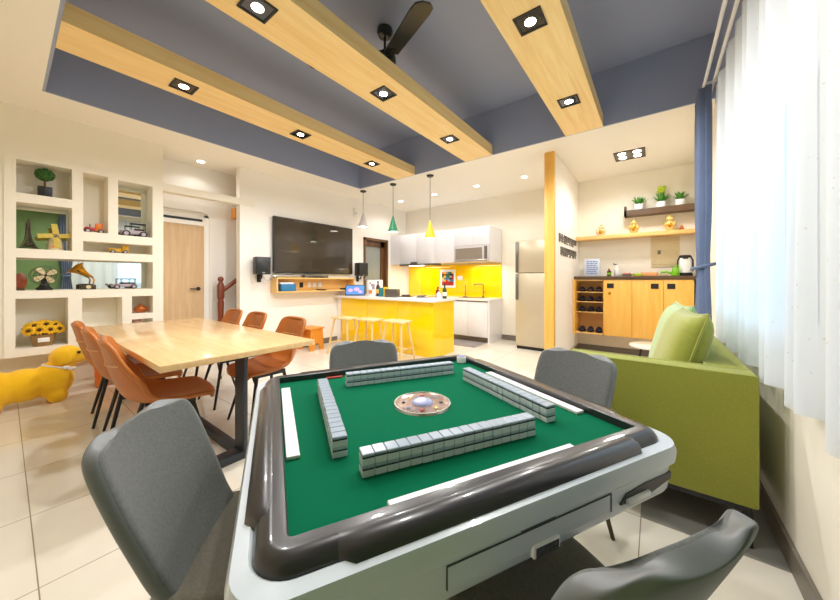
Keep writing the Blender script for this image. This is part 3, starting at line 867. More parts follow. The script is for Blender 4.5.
def blue_curtain(label, y0, y1, loc_x):
    w_ = y1 - y0
    t = thing('blue_curtain', label, 'curtain', (loc_x, (y0 + y1) / 2, 0.02), 0, 'blue curtains drawn to the window ends')
    def fn(u, v):
        z = 2.80 * v
        pinch = 1 - 0.40 * math.exp(-((z - 1.30) / 0.35) ** 2) - 0.12 * math.exp(-((z - 2.72) / 0.08) ** 2)
        y = (u - 0.5) * w_ * pinch
        return (0.042 * math.sin(u * 6 * 2 * math.pi) * (0.6 + 0.4 * pinch), y, z)
    m = MB(); m.grid(fn, 120, 30); m.build('drape', M['bluecurtain'], t, smooth=80, solid=0.003)
    m = MB()
    pts = [(0.075 * math.cos(a), w_ * 0.31 * math.sin(a), 1.30 + 0.02 * math.cos(a)) for a in [2 * math.pi * k / 24 for k in range(24)]]
    m.tube(pts, 0.014, 8, closed=True); m.build('tieback', M['bluecurtain'], t)
blue_curtain('dusty blue curtain tied back at the shoe-cabinet end of the window', 3.50, 3.86, 0.33)
blue_curtain('dusty blue curtain at the green-wall end of the window, seen only in the mirrors', 0.76, 1.00, 0.37)

# ================================================================ KITCHEN
t = thing('kitchen_island', 'glossy yellow kitchen island with white stone counter', 'kitchen island', (-3.86, 4.26, 0))
ox, oy = -3.86, 4.26
def kb(x0, x1, y0, y1, z0, z1, bev=0.0): return MB().box(x0 - ox, x1 - ox, y0 - oy, y1 - oy, z0, z1, bev)
kb(-4.90, -2.715, 3.955, 4.555, 0.0, 0.862).build('carcass', M['yellow'], t)
for i in range(3): kb(-4.90 + i * 0.7283 + 0.003, -4.90 + (i + 1) * 0.7283 - 0.003, 3.948, 3.957, 0.01, 0.858, 0.002).build('front_panel', M['yellow'], t)
kb(-5.02, -4.90, 3.955, 4.555, 0.0, 0.862).build('end_panel', M['white_wall'], t)
kb(-5.0, -2.66, 3.87, 4.60, 0.862, 0.905, 0.004).build('countertop', M['counter'], t)

t = thing('base_cabinet', 'white lacquer kitchen base cabinet with sink by the fridge', 'cabinet', (-3.75, 5.8, 0)); ox, oy = -3.75, 5.8
kb(-5.0, -2.536, 5.53, 6.09, 0.10, 0.80).build('carcass', M['cabwhite'], t)
kb(-2.535, -2.50, 5.50, 6.09, 0.0, 0.80).build('side_panel', M['cabwhite'], t)
kb(-5.0, -2.535, 5.56, 5.58, 0.0, 0.10).build('plinth', M['greymetal'], t)
xs = [-5.0, -4.45, -3.90, -3.40, -2.97, -2.54]
for a, b in zip(xs, xs[1:]): kb(a + 0.002, b - 0.002, 5.50, 5.53, 0.105, 0.775, 0.002).build('door', M['cabwhite'], t)
kb(-5.0, -2.54, 5.505, 5.53, 0.777, 0.798).build('finger_rail', M['greymetal'], t)
o = MB().box(-1.26, 1.26, -0.31, 0.295, 0, 0.04, 0.003).build('countertop', M['counter'], loc=(-3.75, 5.80, 0.80))
tag(o, 'white kitchen worktop along the yellow backsplash', 'worktop')
t = thing('faucet', 'slim dark steel faucet at the kitchen sink', 'faucet', (-2.86, 5.98, 0.84))
MB().lathe([(0.024, 0), (0.022, 0.03), (0.014, 0.035)], n=16).build('base', M['greymetal'], t)
MB().tube([(0, 0, 0.03), (0, 0, 0.27), (-0.01, 0, 0.28), (-0.18, -0.04, 0.275), (-0.19, -0.042, 0.24)], 0.011, 8).build('spout', M['greymetal'], t)
MB().tube([(0.015, 0, 0.10), (0.06, 0, 0.13)], 0.007, 6).build('lever', M['greymetal'], t)
t = thing('kitchen_sink', 'steel sink basin set in the kitchen worktop', 'sink', (-2.98, 5.78, 0.84))
m = MB()
m.box(-0.28, 0.28, -0.2, -0.18, 0, 0.004); m.box(-0.28, 0.28, 0.16, 0.18, 0, 0.004); m.box(-0.28, -0.26, -0.2, 0.18, 0, 0.004); m.box(0.26, 0.28, -0.2, 0.18, 0, 0.004)
m.build('sink_rim', M['chrome'], t)
MB().box(-0.26, 0.26, -0.18, 0.16, 0, 0.0015).build('basin', M['greymetal'], t)
t = thing('soap_pump', 'thin steel soap pump beside the kitchen sink', 'soap dispenser', (-3.28, 5.98, 0.84))
MB().lathe([(0.05, 0), (0.05, 0.01), (0.012, 0.02)], n=16).build('base', M['greymetal'], t)
MB().cyl((0, 0, 0.015), (0, 0, 0.26), 0.008).build('stem', M['greymetal'], t)
tag(MB().box(-1.215, 1.215, 0, 0.012, 0.84, 1.545).build('backsplash', M['splash'], loc=(-3.72, 6.086, 0)), 'glossy yellow glass backsplash behind the kitchen worktop', 'backsplash')

t = thing('wall_cabinet', 'white lacquer wall cabinets above the yellow backsplash', 'cabinet', (-3.75, 5.8, 0)); ox, oy = -3.75, 5.8
kb(-5.02, -2.505, 5.53, 6.095, 1.56, 2.235).build('carcass', M['cabwhite'], t)
xs = [-4.72, -4.25, -3.75, -3.27, -2.88, -2.505]
for i, (a, b) in enumerate(zip(xs, xs[1:])):
    kb(a + 0.002, b - 0.002, 5.50, 5.53, 1.56 if i < 3 else 1.885, 2.235, 0.002).build('door', M['cabwhite'], t)
kb(-5.02, -4.72, 5.51, 5.53, 1.56, 2.235).build('filler_panel', M['cabwhite'], t)
t = thing('dish_dryer', 'silver dish dryer with smoked glass front built under the wall cabinets', 'dish dryer', (-2.887, 5.5, 1.56))
MB().box(-0.378, 0.378, -0.012, 0.03, 0, 0.32, 0.004).build('front_frame', M['pend_grey'], t)
MB().box(-0.345, 0.24, -0.018, -0.010, 0.05, 0.27).build('glass_front', M['frosted'], t)
MB().box(0.285, 0.345, -0.018, -0.010, 0.05, 0.29).build('control_strip', M['greymetal'], t)
MB().box(-0.345, 0.345, -0.03, -0.01, 0.015, 0.035, 0.004).build('handle_bar', M['chrome'], t)
t = thing('range_hood', 'slim grey slide-out range hood under the wall cabinets', 'range hood', (-4.27, 5.49, 1.525))
MB().box(-0.43, 0.43, -0.03, 0.4, 0.0, 0.035, 0.004).build('hood_body', M['greymetal'], t)
MB().box(-0.10, 0.08, -0.034, -0.028, 0.035, 0.075).build('control_panel', M['greymetal'], t)
MB().box(-0.2, 0.2, 0.05, 0.08, -0.006, 0.0).build('lamp_strip', M['lamp'], t)
for x in (-4.35, -2.85):
    l = bpy.data.lights.new('undercabinet_light', 'AREA'); l.shape = 'RECTANGLE'; l.size = 0.6; l.size_y = 0.08; l.energy = 5; l.color = (1, 0.95, 0.85)
    o = bpy.data.objects.new('undercabinet_light', l); COL.objects.link(o); o.location = (x, 5.88, 1.515)

t = thing('refrigerator', 'champagne two-door refrigerator beside the wood-faced partition', 'refrigerator', (-1.64, 5.76, 0)); ox, oy = -1.64, 5.76
kb(-1.975, -1.27, 5.49, 6.06, 0.02, 1.885, 0.006).build('cabinet_body', M['fridge'], t)
for z0, z1 in ((0.055, 1.318), (1.330, 1.888)):
    dd = kb(-1.975, -1.27, 5.43, 5.485, z0, z1, 0.008).build('door', M['fridge'], t)
    if z0 < 1: kb(-1.972, -1.925, 5.405, 5.435, 0.86, 1.31, 0.008).build('handle', M['greymetal'], dd)
    else: kb(-1.972, -1.925, 5.405, 5.435, 1.335, 1.87, 0.008).build('handle', M['greymetal'], dd)
kb(-1.96, -1.28, 5.45, 5.60, 0.0, 0.055).build('kick_grille', M['black'], t)

o = MB().box(-0.40, 0.32, -0.25, 0.25, 0, 0.008, 0.002).build('floor_mat', M['matgrey'], loc=(-2.90, 5.27, 0.0))
tag(o, 'grey striped mat on the floor before the sink cabinet', 'mat')
# poster on the backsplash
t = thing('poster', 'white-framed colourful abstract print on the yellow backsplash', 'poster', (-3.78, 6.085, 1.03))
MB().box(-0.20, 0.20, -0.012, 0, 0, 0.41).build('mount', M['whiteplastic'], t)
m = MB()
cols = ['red', 'black', 'lilac', 'teal', 'orange', 'blue', 'darkleaf', 'yellowflower']
random.seed(3)
nx, nz = 6, 7
for i in range(nx):
    for j in range(nz):
        k = random.choice([0, 0, 1, 2, 3, 4, 5, 5, 6, 7]) if j > 1 else 0
        x0 = -0.155 + i * 0.31 / nx; z0 = 0.05 + j * 0.31 / nz
        m.box(x0, x0 + 0.31 / nx, -0.0155, -0.012, z0, z0 + 0.31 / nz, mi=k)
m.build('print', [M[c] for c in cols], t, smooth=0)
def plate(name, label, loc, rz, w_=0.12, h_=0.08, cat='outlet', mt='whiteplastic'):
    t = thing(name, label, cat, loc, rz)
    MB().box(-w_ / 2, w_ / 2, -0.008, 0, -h_ / 2, h_ / 2, 0.002).build('cover_plate', M[mt], t)
    for x in (-w_ / 4, w_ / 4): MB().box(x - w_ * 0.12, x + w_ * 0.12, -0.011, -0.007, -h_ * 0.25, h_ * 0.25, 0.001).build('rocker', M[mt], t)
plate('wall_outlet', 'pale pink outlet plate on the yellow backsplash beside the print', (-3.47, 6.086, 1.25), 0, 0.13, 0.09)
plate('light_switch', 'white light switch beside the brown glazed door', (XL, 5.60, 1.235), R(90), 0.13, 0.10, 'switch')
t = thing('wall_sensor', 'small white sensor box high on the television wall', 'sensor', (XL, 4.42, 2.62), R(90))
MB().box(-0.04, 0.04, -0.03, 0, -0.09, 0.09, 0.008).build('housing', M['whiteplastic'], t)
MB().box(-0.02, 0.02, -0.033, -0.029, -0.05, 0.0, 0.002).build('window', M['pend_grey'], t)

# things standing on the island
def bottle(label, loc, h, r, mt, cap, cat='bottle', group=None, lab=None):
    t = thing('bottle', label, cat, loc, 0, group)
    MB().lathe([(r * 0.9, 0), (r, 0.006), (r, h * 0.58), (r * 0.8, h * 0.68), (r * 0.36, h * 0.78), (r * 0.34, h * 0.9)], n=16).build('bottle_body', M[mt], t)
    MB().lathe([(r * 0.42, h * 0.9), (r * 0.42, h)], n=14).build('cap', M[cap], t)
    if lab: MB().lathe([(r * 1.015, h * 0.18), (r * 1.015, h * 0.45)], n=16).build('paper_label', M[lab], t)
    return t
IC = 0.9055
bottle('dark red sauce bottle at the open end of the island', (-2.80, 4.20, IC), 0.19, 0.036, 'red_drink', 'red')
bottle('dark green bottle at the open end of the island', (-2.71, 4.26, IC), 0.23, 0.036, 'green_drink', 'black', lab='whiteplastic')
bottle('short white bottle at the open end of the island', (-2.73, 4.12, IC), 0.13, 0.036, 'whiteplastic', 'red')
t = thing('tablet', 'small tablet with a lit blue screen standing on the island', 'tablet', (-4.62, 4.06, IC), R(38))
rot = Matrix.Rotation(R(-14), 4, 'X')
m = MB().box(-0.19, 0.19, -0.006, 0.006, 0, 0.21, 0.004); [setattr(v, 'co', rot @ v.co) for v in m.bm.verts]; m.build('case', M['black'], t)
m = MB().box(-0.175, 0.175, -0.009, -0.006, 0.018, 0.195); [setattr(v, 'co', rot @ v.co) for v in m.bm.verts]; s_ = m.build('display', M['display'], t)
m = MB()
for (x, z, r) in ((-0.09, 0.10, 0.05), (0.03, 0.12, 0.055), (0.10, 0.07, 0.04)): m.ball((x, -0.009, z), (r, 0.0015, r * 0.7), 12, 6)
for v in m.bm.verts: v.co = rot @ v.co
m.build('screen_picture', glow('lit_lilac_picture', (180, 150, 220), 0.6), s_)
m = MB().box(-0.08, 0.08, 0.0, 0.10, 0, 0.008, 0.002); m.build('stand', M['black'], t)
t = thing('drinks_carton', 'white paper carton standing behind the tablet on the island', 'carton', (-4.38, 4.36, IC), R(10))
MB().box(-0.13, 0.13, -0.08, 0.08, 0, 0.30, 0.004).build('carton_body', M['whiteplastic'], t)
MB().box(-0.05, 0.05, -0.084, -0.08, 0.12, 0.22).build('carton_print', M['lilac'], t)
bottle('red-capped bottle beside the white carton on the island', (-4.22, 4.08, IC), 0.25, 0.03, 'whiteplastic', 'red', lab='orange')
bottle('amber bottle with yellow label on the island', (-4.10, 4.16, IC), 0.28, 0.036, 'brownseed', 'black', lab='yellowflower')
bottle('short white jar-like bottle on the island before the amber bottle', (-4.08, 4.02, IC), 0.12, 0.03, 'whiteplastic', 'whiteplastic')
o = MB().box(-0.045, 0.045, -0.035, 0.035, 0, 0.16, 0.003).build('tea_box', M['teal'], loc=(-3.95, 4.10, IC), rot=(0, 0, 0.3)); tag(o, 'small teal box on the island beside the amber bottle', 'box')
o = MB().box(-0.035, 0.035, -0.03, 0.03, 0, 0.17, 0.003).build('snack_box', M['yellowflower'], loc=(-3.84, 4.10, IC), rot=(0, 0, 0.2)); tag(o, 'small yellow box on the island beside the teal box', 'box')
o = MB().box(-0.12, 0.12, -0.06, 0.06, 0, 0.14, 0.004).build('storage_box', M['greymetal'], loc=(-3.65, 4.05, IC), rot=(0, 0, 0.15)); tag(o, 'dark grey low box on the island, last in the row of small items', 'box')
t = thing('gas_hob', 'dark glass hob set in the island counter', 'hob', (-3.45, 4.38, IC))
MB().box(-0.36, 0.36, -0.2, 0.2, 0, 0.012, 0.004).build('glass_top', M['blackgloss'], t)
for x in (-0.18, 0.18): MB().lathe([(0.08, 0.012), (0.08, 0.03), (0.05, 0.032)], (x, 0.02, 0), 20).build('burner', M['greymetal'], t)

# bar stools
def make_stool(label, loc, rz):
    t = thing('bar_stool', label, 'stool', loc, rz, 'pale wooden bar stools at the island')
    m = MB(); prev = None
    for (hx, hy, r, z) in ((0.195, 0.12, 0.05, 0.570), (0.205, 0.13, 0.055, 0.577), (0.205, 0.13, 0.055, 0.593), (0.195, 0.12, 0.05, 0.601)):
        cur = m.ring([(x, y, z) for x, y in rrect(hx, hy, r)])
        if prev: m.bridge(prev, cur)
        else: m.cap(cur[::-1])
        prev = cur
    m.cap(prev); m.build('seat', M['pinewood'], t)
    for sx in (-1, 1):
        for sy in (-1, 1): MB().tube([(sx * 0.135, sy * 0.08, 0.572), (sx * 0.215, sy * 0.16, 0)], [0.016, 0.014], 8).build('leg', M['pinewood'], t)
    for sx in (-1, 1): MB().tube([(sx * 0.186, -0.131, 0.19), (sx * 0.186, 0.131, 0.19)], 0.009, 8).build('stretcher', M['pinewood'], t)
    MB().tube([(-0.184, 0, 0.19), (0.184, 0, 0.19)], 0.008, 8).build('cross_stretcher', M['pinewood'], t)
    return t
s0 = make_stool('pale wooden bar stool closest to the television wall', (-4.07, 3.35, 0), R(8))
dup(s0, (-3.60, 3.45, 0), R(4), 'pale wooden bar stool, middle one of three at the yellow island')
dup(s0, (-3.10, 3.55, 0), R(2), 'pale wooden bar stool closest to the open end of the island')
t = thing('step_stool', 'low orange wooden step stool on the floor below the television shelf', 'stool', (-4.80, 3.22, 0), R(2))
MB().box(-0.19, 0.19, -0.14, 0.14, 0.36, 0.385, 0.004).build('seat', M['orangewood'], t)
for s_ in (-1, 1):
    m = MB().prism([(-0.14, 0), (-0.06, 0), (-0.03, 0.12), (0.03, 0.12), (0.06, 0), (0.14, 0), (0.115, 0.36), (-0.115, 0.36)], s_ * 0.16 - 0.012, s_ * 0.16 + 0.012, 'yz')
    m.build('side_panel', M['orangewood'], t)
MB().box(-0.15, 0.15, -0.01, 0.01, 0.2, 0.3).build('rail', M['orangewood'], t)

# ================================================================ TELEVISION AND SHELF
t = thing('television', 'large black flat television on the white wall above the wood shelf', 'television', (-4.99, 3.463, 1.32), R(90))
MB().box(-0.83, 0.83, -0.035, 0.0, 0.0, 0.93, 0.004).build('casing', M['black'], t)
MB().box(-0.815, 0.815, -0.038, -0.034, 0.018, 0.918).build('screen', M['screen'], t)
MB().box(-0.3, 0.3, 0.0, 0.04, 0.2, 0.7).build('wall_bracket', M['black'], t)
t = thing('television_shelf', 'long open wooden box shelf mounted under the television', 'shelf', (XL, 3.43, 0.995), R(90))
Wd = 0.81; Dp = 0.20
MB().box(-Wd, Wd, -Dp, 0, 0.0, 0.022).build('bottom_board', M['mapleX'], t)
MB().box(-Wd, Wd, -Dp, 0, 0.225, 0.247).build('top_board', M['mapleX'], t)
for s_ in (-1, 1): MB().box(s_ * Wd - (0.022 if s_ > 0 else 0), s_ * Wd + (0.022 if s_ < 0 else 0), -Dp, 0, 0.022, 0.225).build('side_board', M['mapleX'], t)
MB().box(-Wd + 0.022, Wd - 0.022, -0.012, 0, 0.022, 0.225).build('back_board', M['mapleX'], t)
o = MB().box(-0.13, 0.13, -0.06, 0.06, 0, 0.115, 0.003).build('blue_box', M['blue'], loc=(-4.91, 2.84, 1.018), rot=(0, 0, R(90))); tag(o, 'flat blue box inside the shelf under the television', 'box')
o = MB().box(-0.12, 0.12, -0.05, 0.05, 0, 0.03, 0.003).build('paper_stack', M['paper'], loc=(-4.91, 2.82, 1.1335), rot=(0, 0, R(90))); tag(o, 'white papers lying on the blue box in the television shelf', 'papers')
for i, y in enumerate((3.17, 3.33, 3.44, 3.55)):
    plate('wall_outlet', ['black plugged-in adapter on the back of the television shelf', 'white blank outlet plate on the back of the television shelf', 'white socket plate, first of two beside the blank plate in the television shelf', 'white socket plate, second of two beside the blank plate in the television shelf'][i],
          (XL + 0.0125, y, 1.115), R(90), 0.07, 0.09, 'outlet', 'black' if i == 0 else 'whiteplastic')
o = MB().lathe([(0.09, 0), (0.10, 0.01), (0.08, 0.02)], n=20).build('dark_plate', M['bronze'], loc=(-4.90, 3.50, 1.0178)); tag(o, 'flat dark disc on the shelf under the sockets', 'plate')
t = thing('game_remote', 'small black remote on the far end of the television shelf', 'remote', (-4.88, 4.02, 1.0178), R(70)); MB().box(-0.09, 0.09, -0.025, 0.025, 0, 0.03, 0.006).build('remote_body', M['black'], t); MB().box(-0.05, 0.05, -0.015, 0.015, 0.03, 0.033).build('keypad', M['greymetal'], t)
t = thing('set_top_box', 'slim grey media box on top of the television shelf', 'media box', (-4.92, 3.38, 1.2425), R(90))
MB().box(-0.24, 0.24, -0.07, 0.06, 0.0, 0.045, 0.004).build('box_body', M['greymetal'], t)
MB().box(-0.16, 0.10, -0.073, -0.069, 0.008, 0.022).build('display_strip', M['black'], t)
o = MB().box(-0.25, 0.25, -0.04, 0.05, 0, 0.04, 0.006).build('sound_bar', M['chrome'], loc=(-4.93, 2.85, 1.2425), rot=(0, 0, R(90))); tag(o, 'short silver bar at the speaker end of the television shelf top', 'device')
t = thing('remote_control', 'black remote control in front of the grey media box', 'remote', (-4.838, 3.42, 1.2425), R(88)); MB().box(-0.10, 0.10, -0.011, 0.011, 0, 0.016, 0.005).build('remote_body', M['black'], t); MB().box(-0.07, 0.05, -0.006, 0.006, 0.0155, 0.018).build('keypad', M['greymetal'], t)
def speaker(label, y):
    t = thing('wall_speaker', label, 'speaker', (-4.87, y, 1.29), R(78), 'small black wall speakers')
    MB().box(-0.105, 0.105, -0.10, 0.09, 0.0, 0.265, 0.008).build('speaker_cabinet', M['black'], t)
    g = MB().box(-0.095, 0.095, -0.106, -0.098, 0.01, 0.255, 0.003).build('speaker_grille', M['fan'], t)
    MB().box(-0.02, 0.02, -0.108, -0.105, 0.02, 0.03).build('badge', M['chrome'], g)
    MB().tube([(0, 0.0, 0.01), (0, 0.02, -0.06), (0, 0.16, -0.06)], 0.014, 8).build('bracket_arm', M['black'], t)
    MB().box(-0.03, 0.03, 0.145, 0.16, -0.12, 0.0, 0.003).build('wall_plate', M['black'], t)
    MB().tube([(0.03, 0.12, 0.02), (0.08, 0.13, -0.08), (0.14, 0.14, -0.10), (0.20, 0.14, -0.04)], 0.004, 6).build('cable', M['pend_grey'], t)
speaker('small black speaker on a bracket at the staircase end of the television', 2.40)
speaker('small black speaker on a bracket at the kitchen end of the television', 4.45)

# staircase in the recess
t = thing('staircase', 'red-brown wooden stair banister rising behind the television wall', 'staircase', (-5.38, 2.02, 0))
m = MB()
m.box(-0.042, 0.042, -0.042, 0.042, 0, 0.25, 0.004); m.lathe([(0.035, 0.25), (0.045, 0.27), (0.034, 0.30), (0.036, 0.55), (0.046, 0.85), (0.034, 0.9), (0.045, 0.92)], n=14)
m.box(-0.042, 0.042, -0.042, 0.042, 0.92, 1.13, 0.012); m.lathe([(0.045, 1.13), (0.03, 1.16), (0.026, 1.18)], n=14); m.ball((0, 0, 1.215), 0.042, 14, 8)
m.build('newel_post', M['redwood'], t)
MB().tube([(0, 0.03, 1.04), (0, 0.75, 1.62)], 0.032, 8).build('handrail', M['redwood'], t)
for k in range(3): MB().cyl((0, 0.24 + 0.24 * k, 0.2 * (k + 1)), (0, 0.24 + 0.24 * k, 1.16 + 0.2 * k), 0.018, n=8).build('baluster', M['redwood'], t)
for k in range(4): MB().box(-0.17, 0.2, 0.10 + 0.24 * k, 1.2, 0.18 * k, 0.18 * (k + 1)).build('step', M['redwood'], t)
MB().box(-0.12, 0.02, 0.20, 1.1, 2.19, 2.36).build('upper_stringer', M['orangewood'], t)

# ================================================================ ALCOVE WITH SHOE CABINET
t = thing('shoe_cabinet', 'maple shoe cabinet with dark counter and open shelves in the alcove', 'cabinet', (-0.33, 5.9, 0)); ox, oy = -0.33, 5.9
kb(-1.08, -1.055, 5.58, 6.08, 0.33, 1.215).build('side_panel', M['mapleZ'], t)
kb(-0.665, -0.645, 5.70, 6.08, 0.33, 1.21).build('divider', M['mapleZ'], t)
kb(0.40, 0.42, 5.70, 6.08, 0.33, 1.21).build('side_panel', M['mapleZ'], t)
kb(-1.055, 0.40, 5.70, 6.08, 0.33, 0.352).build('bottom_board', M['mapleX'], t)
kb(-1.055, 0.40, 6.06, 6.08, 0.352, 1.21).build('back_board', M['mapleX'], t)
kb(-1.055, 0.40, 5.70, 6.06, 1.19, 1.21).build('top_board', M['mapleX'], t)
kb(-1.08, 0.445, 5.67, 6.09, 1.212, 1.262, 0.003).build('countertop', M['darkwood'], t)
SZ = [1.012, 0.853, 0.685]
for z in SZ: kb(-1.055, -0.665, 5.715, 6.06, z - 0.012, z).build('shelf', M['mapleX'], t)
for a, b, hx, knob in ((-0.652, -0.290, -0.565, True), (-0.286, 0.086, -0.012, False), (0.090, 0.42, 0.175, False)):
    dd = kb(a, b, 5.682, 5.70, 0.335, 1.205, 0.002).build('door', M['mapleZ'], t)
    kb(hx - 0.045, hx + 0.045, 5.676, 5.684, 1.075, 1.15).build('handle', M['black'], dd)
    if knob: MB().cyl((hx - 0.01 - ox, 5.67 - oy, 0.995), (hx - 0.01 - ox, 5.683 - oy, 0.995), 0.02).build('lock', M['brass'], dd)
# slippers on the shelves
def make_shoe(label, loc, rz, mt, group):
    t = thing('slipper', label, 'slipper', loc, rz, group)
    def outline(s_): return [(0.038 * s_ * math.cos(a) * (1 + 0.15 * math.sin(a)), 0.125 * math.sin(a) * (0.98 if s_ < 1 else 1)) for a in [2 * math.pi * k / 20 for k in range(20)]]
    MB().prism([(x * 1.25, y) for x, y in outline(1.0)], 0, 0.02).build('sole', M['black'], t)
    m = MB()
    m.grid(lambda u, v: (0.050 * math.cos(math.pi * u) * (1 - 0.25 * (v - 0.3) ** 2), -0.11 + 0.12 * v, 0.016 + 0.068 * math.sin(math.pi * u) * (0.35 + 0.65 * v) ), 10, 6)
    m.build('upper', M[mt], t, smooth=80, solid=0.004)
    return t
SHELFN = ['top', 'second', 'third', 'bottom']
sp = None
for k, z in enumerate(SZ + [0.352]):
    for i in range(3):
        x = -0.985 + 0.122 * i
        lab = '%s slipper from the wall side on the %s open shelf of the shoe cabinet' % (['first', 'second', 'third', 'fourth'][i], SHELFN[k])
        gp = 'slippers on the shoe cabinet shelves'
        if sp is None: sp = make_shoe(lab, (x, 5.86, z + 0.0005), 0, 'navy', gp)
        else: dup(sp, (x, 5.86 + (0.01 if i % 2 else 0), z + 0.0005), R(random.uniform(-5, 5)), lab)
o = dup(sp, (-0.93, 5.60, 0.0005), R(40), 'dark slipper on the floor under the open shelves of the shoe cabinet')
o['group'] = 'slippers on the alcove floor'
o = dup(sp, (-0.66, 5.48, 0.0005), R(60), 'dark slipper on the floor beside the other one, further from the wall')
o['group'] = 'slippers on the alcove floor'

o = MB().box(-0.76, 0.76, -0.13, 0.13, 0, 0.06, 0.003).build('wood_shelf', M['mapleX'], loc=(-0.32, 5.965, 1.868)); tag(o, 'long maple wall shelf above the shoe cabinet holding gold figurines', 'shelf')
t = thing('ledge_shelf', 'dark walnut floating ledge high above the maple shelf, with potted plants', 'shelf', (0.03, 6.0, 2.21))
MB().box(-0.43, 0.42, -0.10, 0.10, 0, 0.025).build('bottom_board', M['darkwood'], t)
MB().box(-0.43, 0.42, -0.11, -0.095, 0, 0.085).build('front_lip', M['darkwood'], t)
MB().box(-0.43, -0.40, -0.11, 0.10, 0.0, 0.15).build('end_board', M['darkwood'], t)
def potted(name, label, x, hz, spread, nl, mt, zb, tall=1.0, flower=False):
    t = thing(name, label, 'plant', (x, 5.985, zb), 0, 'potted plants on the dark ledge')
    MB().lathe([(0.045, 0), (0.048, 0.004), (0.062, 0.145), (0.059, 0.15), (0.052, 0.13)], n=20).build('pot', M['whiteplastic'], t)
    m = MB(); rnd = random.Random(int(x * 1000))
    for k in range(nl):
        a = 2 * math.pi * k / nl * 2.4 + rnd.uniform(-.2, .2); f = rnd.uniform(0.35, 1.0)
        d = Vector((math.cos(a), math.sin(a), 0)); sd = Vector((-math.sin(a), math.cos(a), 0))
        prev = None
        for s_ in range(5):
            u = s_ / 4
            p = d * spread * 1.15 * f * u + Vector((0, 0, 0.135 + hz * 1.15 * (1.15 - 0.6 * f) * (u - 0.30 * f * u * u) * tall))
            p.y = min(max(p.y, -0.09), 0.09)
            w_ = 0.020 * math.sin(math.pi * min(u * 0.8 + 0.2, 1)) + 0.001
            cur = [m.bm.verts.new(p - sd * w_), m.bm.verts.new(p + sd * w_)]
            if prev: m.bm.faces.new((prev[0], prev[1], cur[1], cur[0]))
            prev = cur
    m.build('foliage', M[mt], t, smooth=80, solid=0.003)
    if flower:
        m = MB()
        for k in range(9):
            a = k * 2.4; m.ball((0.03 * math.cos(a) * (k / 9 + .4), 0.03 * math.sin(a), 0.27 + 0.012 * k), (0.030, 0.026, 0.030), 8, 6)
        m.build('flower_head', M['leaf2'], t)
potted('potted_fern', 'small green potted plant on the dark ledge, end by the partition', -0.215, 0.16, 0.12, 22, 'leaf', 2.236)
potted('potted_bromeliad', 'potted plant with a tall lime flower head, middle of the dark ledge', 0.066, 0.17, 0.135, 20, 'leaf', 2.236, 1.0, True)
potted('potted_fern', 'small green potted plant on the dark ledge, end by the blue curtain', 0.285, 0.15, 0.11, 22, 'leaf', 2.236)

def figurine(label, x, h, mt, col):
    t = thing('figurine', label, 'figurine', (x, 5.93, 1.9285), 0, 'gold figurines on the maple shelf')
    b = MB().lathe([(0.04, 0), (0.043, 0.01), (0.058, h * 0.22), (0.06, h * 0.38), (0.045, h * 0.55), (0.034, h * 0.6)], n=18)
    b.ball((0, 0, h * 0.74), (0.046, 0.044, h * 0.17), 14, 8)
    b.build('body', M[mt], t)
    for s_ in (-1, 1): MB().ball((s_ * 0.052, -0.03, h * 0.40), (0.02, 0.03, 0.045), 8, 6).build('arm', M[mt], t)
    MB().lathe([(0.03, h * 0.88), (0.012, h * 0.96), (0.006, h)], n=10).build('hat', M['gold'], t)
    MB().ball((0, -0.056, h * 0.33), (0.03, 0.012, 0.035), 10, 6).build('emblem', M['brass'], t)
figurine('cream and gold figurine on the maple shelf, end by the partition', -0.72, 0.19, 'stone', 'gold')
figurine('gold figurine in the middle of the maple shelf', -0.275, 0.23, 'gold', 'gold')
figurine('gold figurine on the maple shelf, end by the blue curtain', 0.165, 0.25, 'gold', 'gold')
o = MB().lathe([(0.02, 0), (0.03, 0.02), (0.02, 0.04), (0.008, 0.07)], n=12).build('trinket', M['copper'], loc=(0.30, 5.90, 1.9285)); tag(o, 'tiny copper trinket on the maple shelf beside the curtain-end figurine', 'trinket')
t = thing('meter_box', 'beige electrical panel cover on the alcove wall above the kettle', 'panel', (0.112, YB - 0.001, 1.40))
MB().box(-0.172, 0.172, -0.012, 0, 0, 0.475, 0.003).build('frame', M['stone'], t)
MB().box(-0.14, 0.14, -0.018, -0.010, 0.04, 0.43, 0.003).build('door', M['stone'], t)
MB().box(-0.09, -0.05, -0.023, -0.017, 0.20, 0.26).build('latch', M['greymetal'], t)
CZ = 1.2625
t = thing('framed_sign', 'clear-framed white notice with blue print leaning on the dark counter', 'sign', (-0.862, 5.98, CZ), 0)
MB().box(-0.115, 0.115, -0.008, 0.008, 0, 0.30, 0.002).build('frame', M['paper'], t)
m = MB()
random.seed(5)
for i in range(7):
    x = -0.08
    z = 0.25 - i * 0.033
    while x < 0.07:
        w_ = random.uniform(0.015, 0.05); m.box(x, min(x + w_, 0.085), -0.0095, -0.008, z - 0.009, z + 0.009); x += w_ + 0.008
m.build('print', M['blueprint'], t)
bottle('small brown bottle with green label on the dark counter', (-0.60, 5.86, CZ), 0.13, 0.03, 'brownseed', 'yellowflower', lab='greenplastic')
t = bottle('slim white spray bottle on the dark counter beside the brown bottle', (-0.50, 5.90, CZ), 0.20, 0.032, 'whiteplastic', 'lilac')
MB().tube([(0, 0, 0.185), (-0.05, 0, 0.20)], 0.010, 6).build('nozzle', M['black'], t)
t = thing('snack_bowl', 'white dish with red items on the dark counter', 'dish', (-0.36, 5.86, CZ)); MB().lathe([(0.05, 0), (0.09, 0.03), (0.085, 0.03), (0.045, 0.006)], n=20).build('dish', M['whiteplastic'], t)
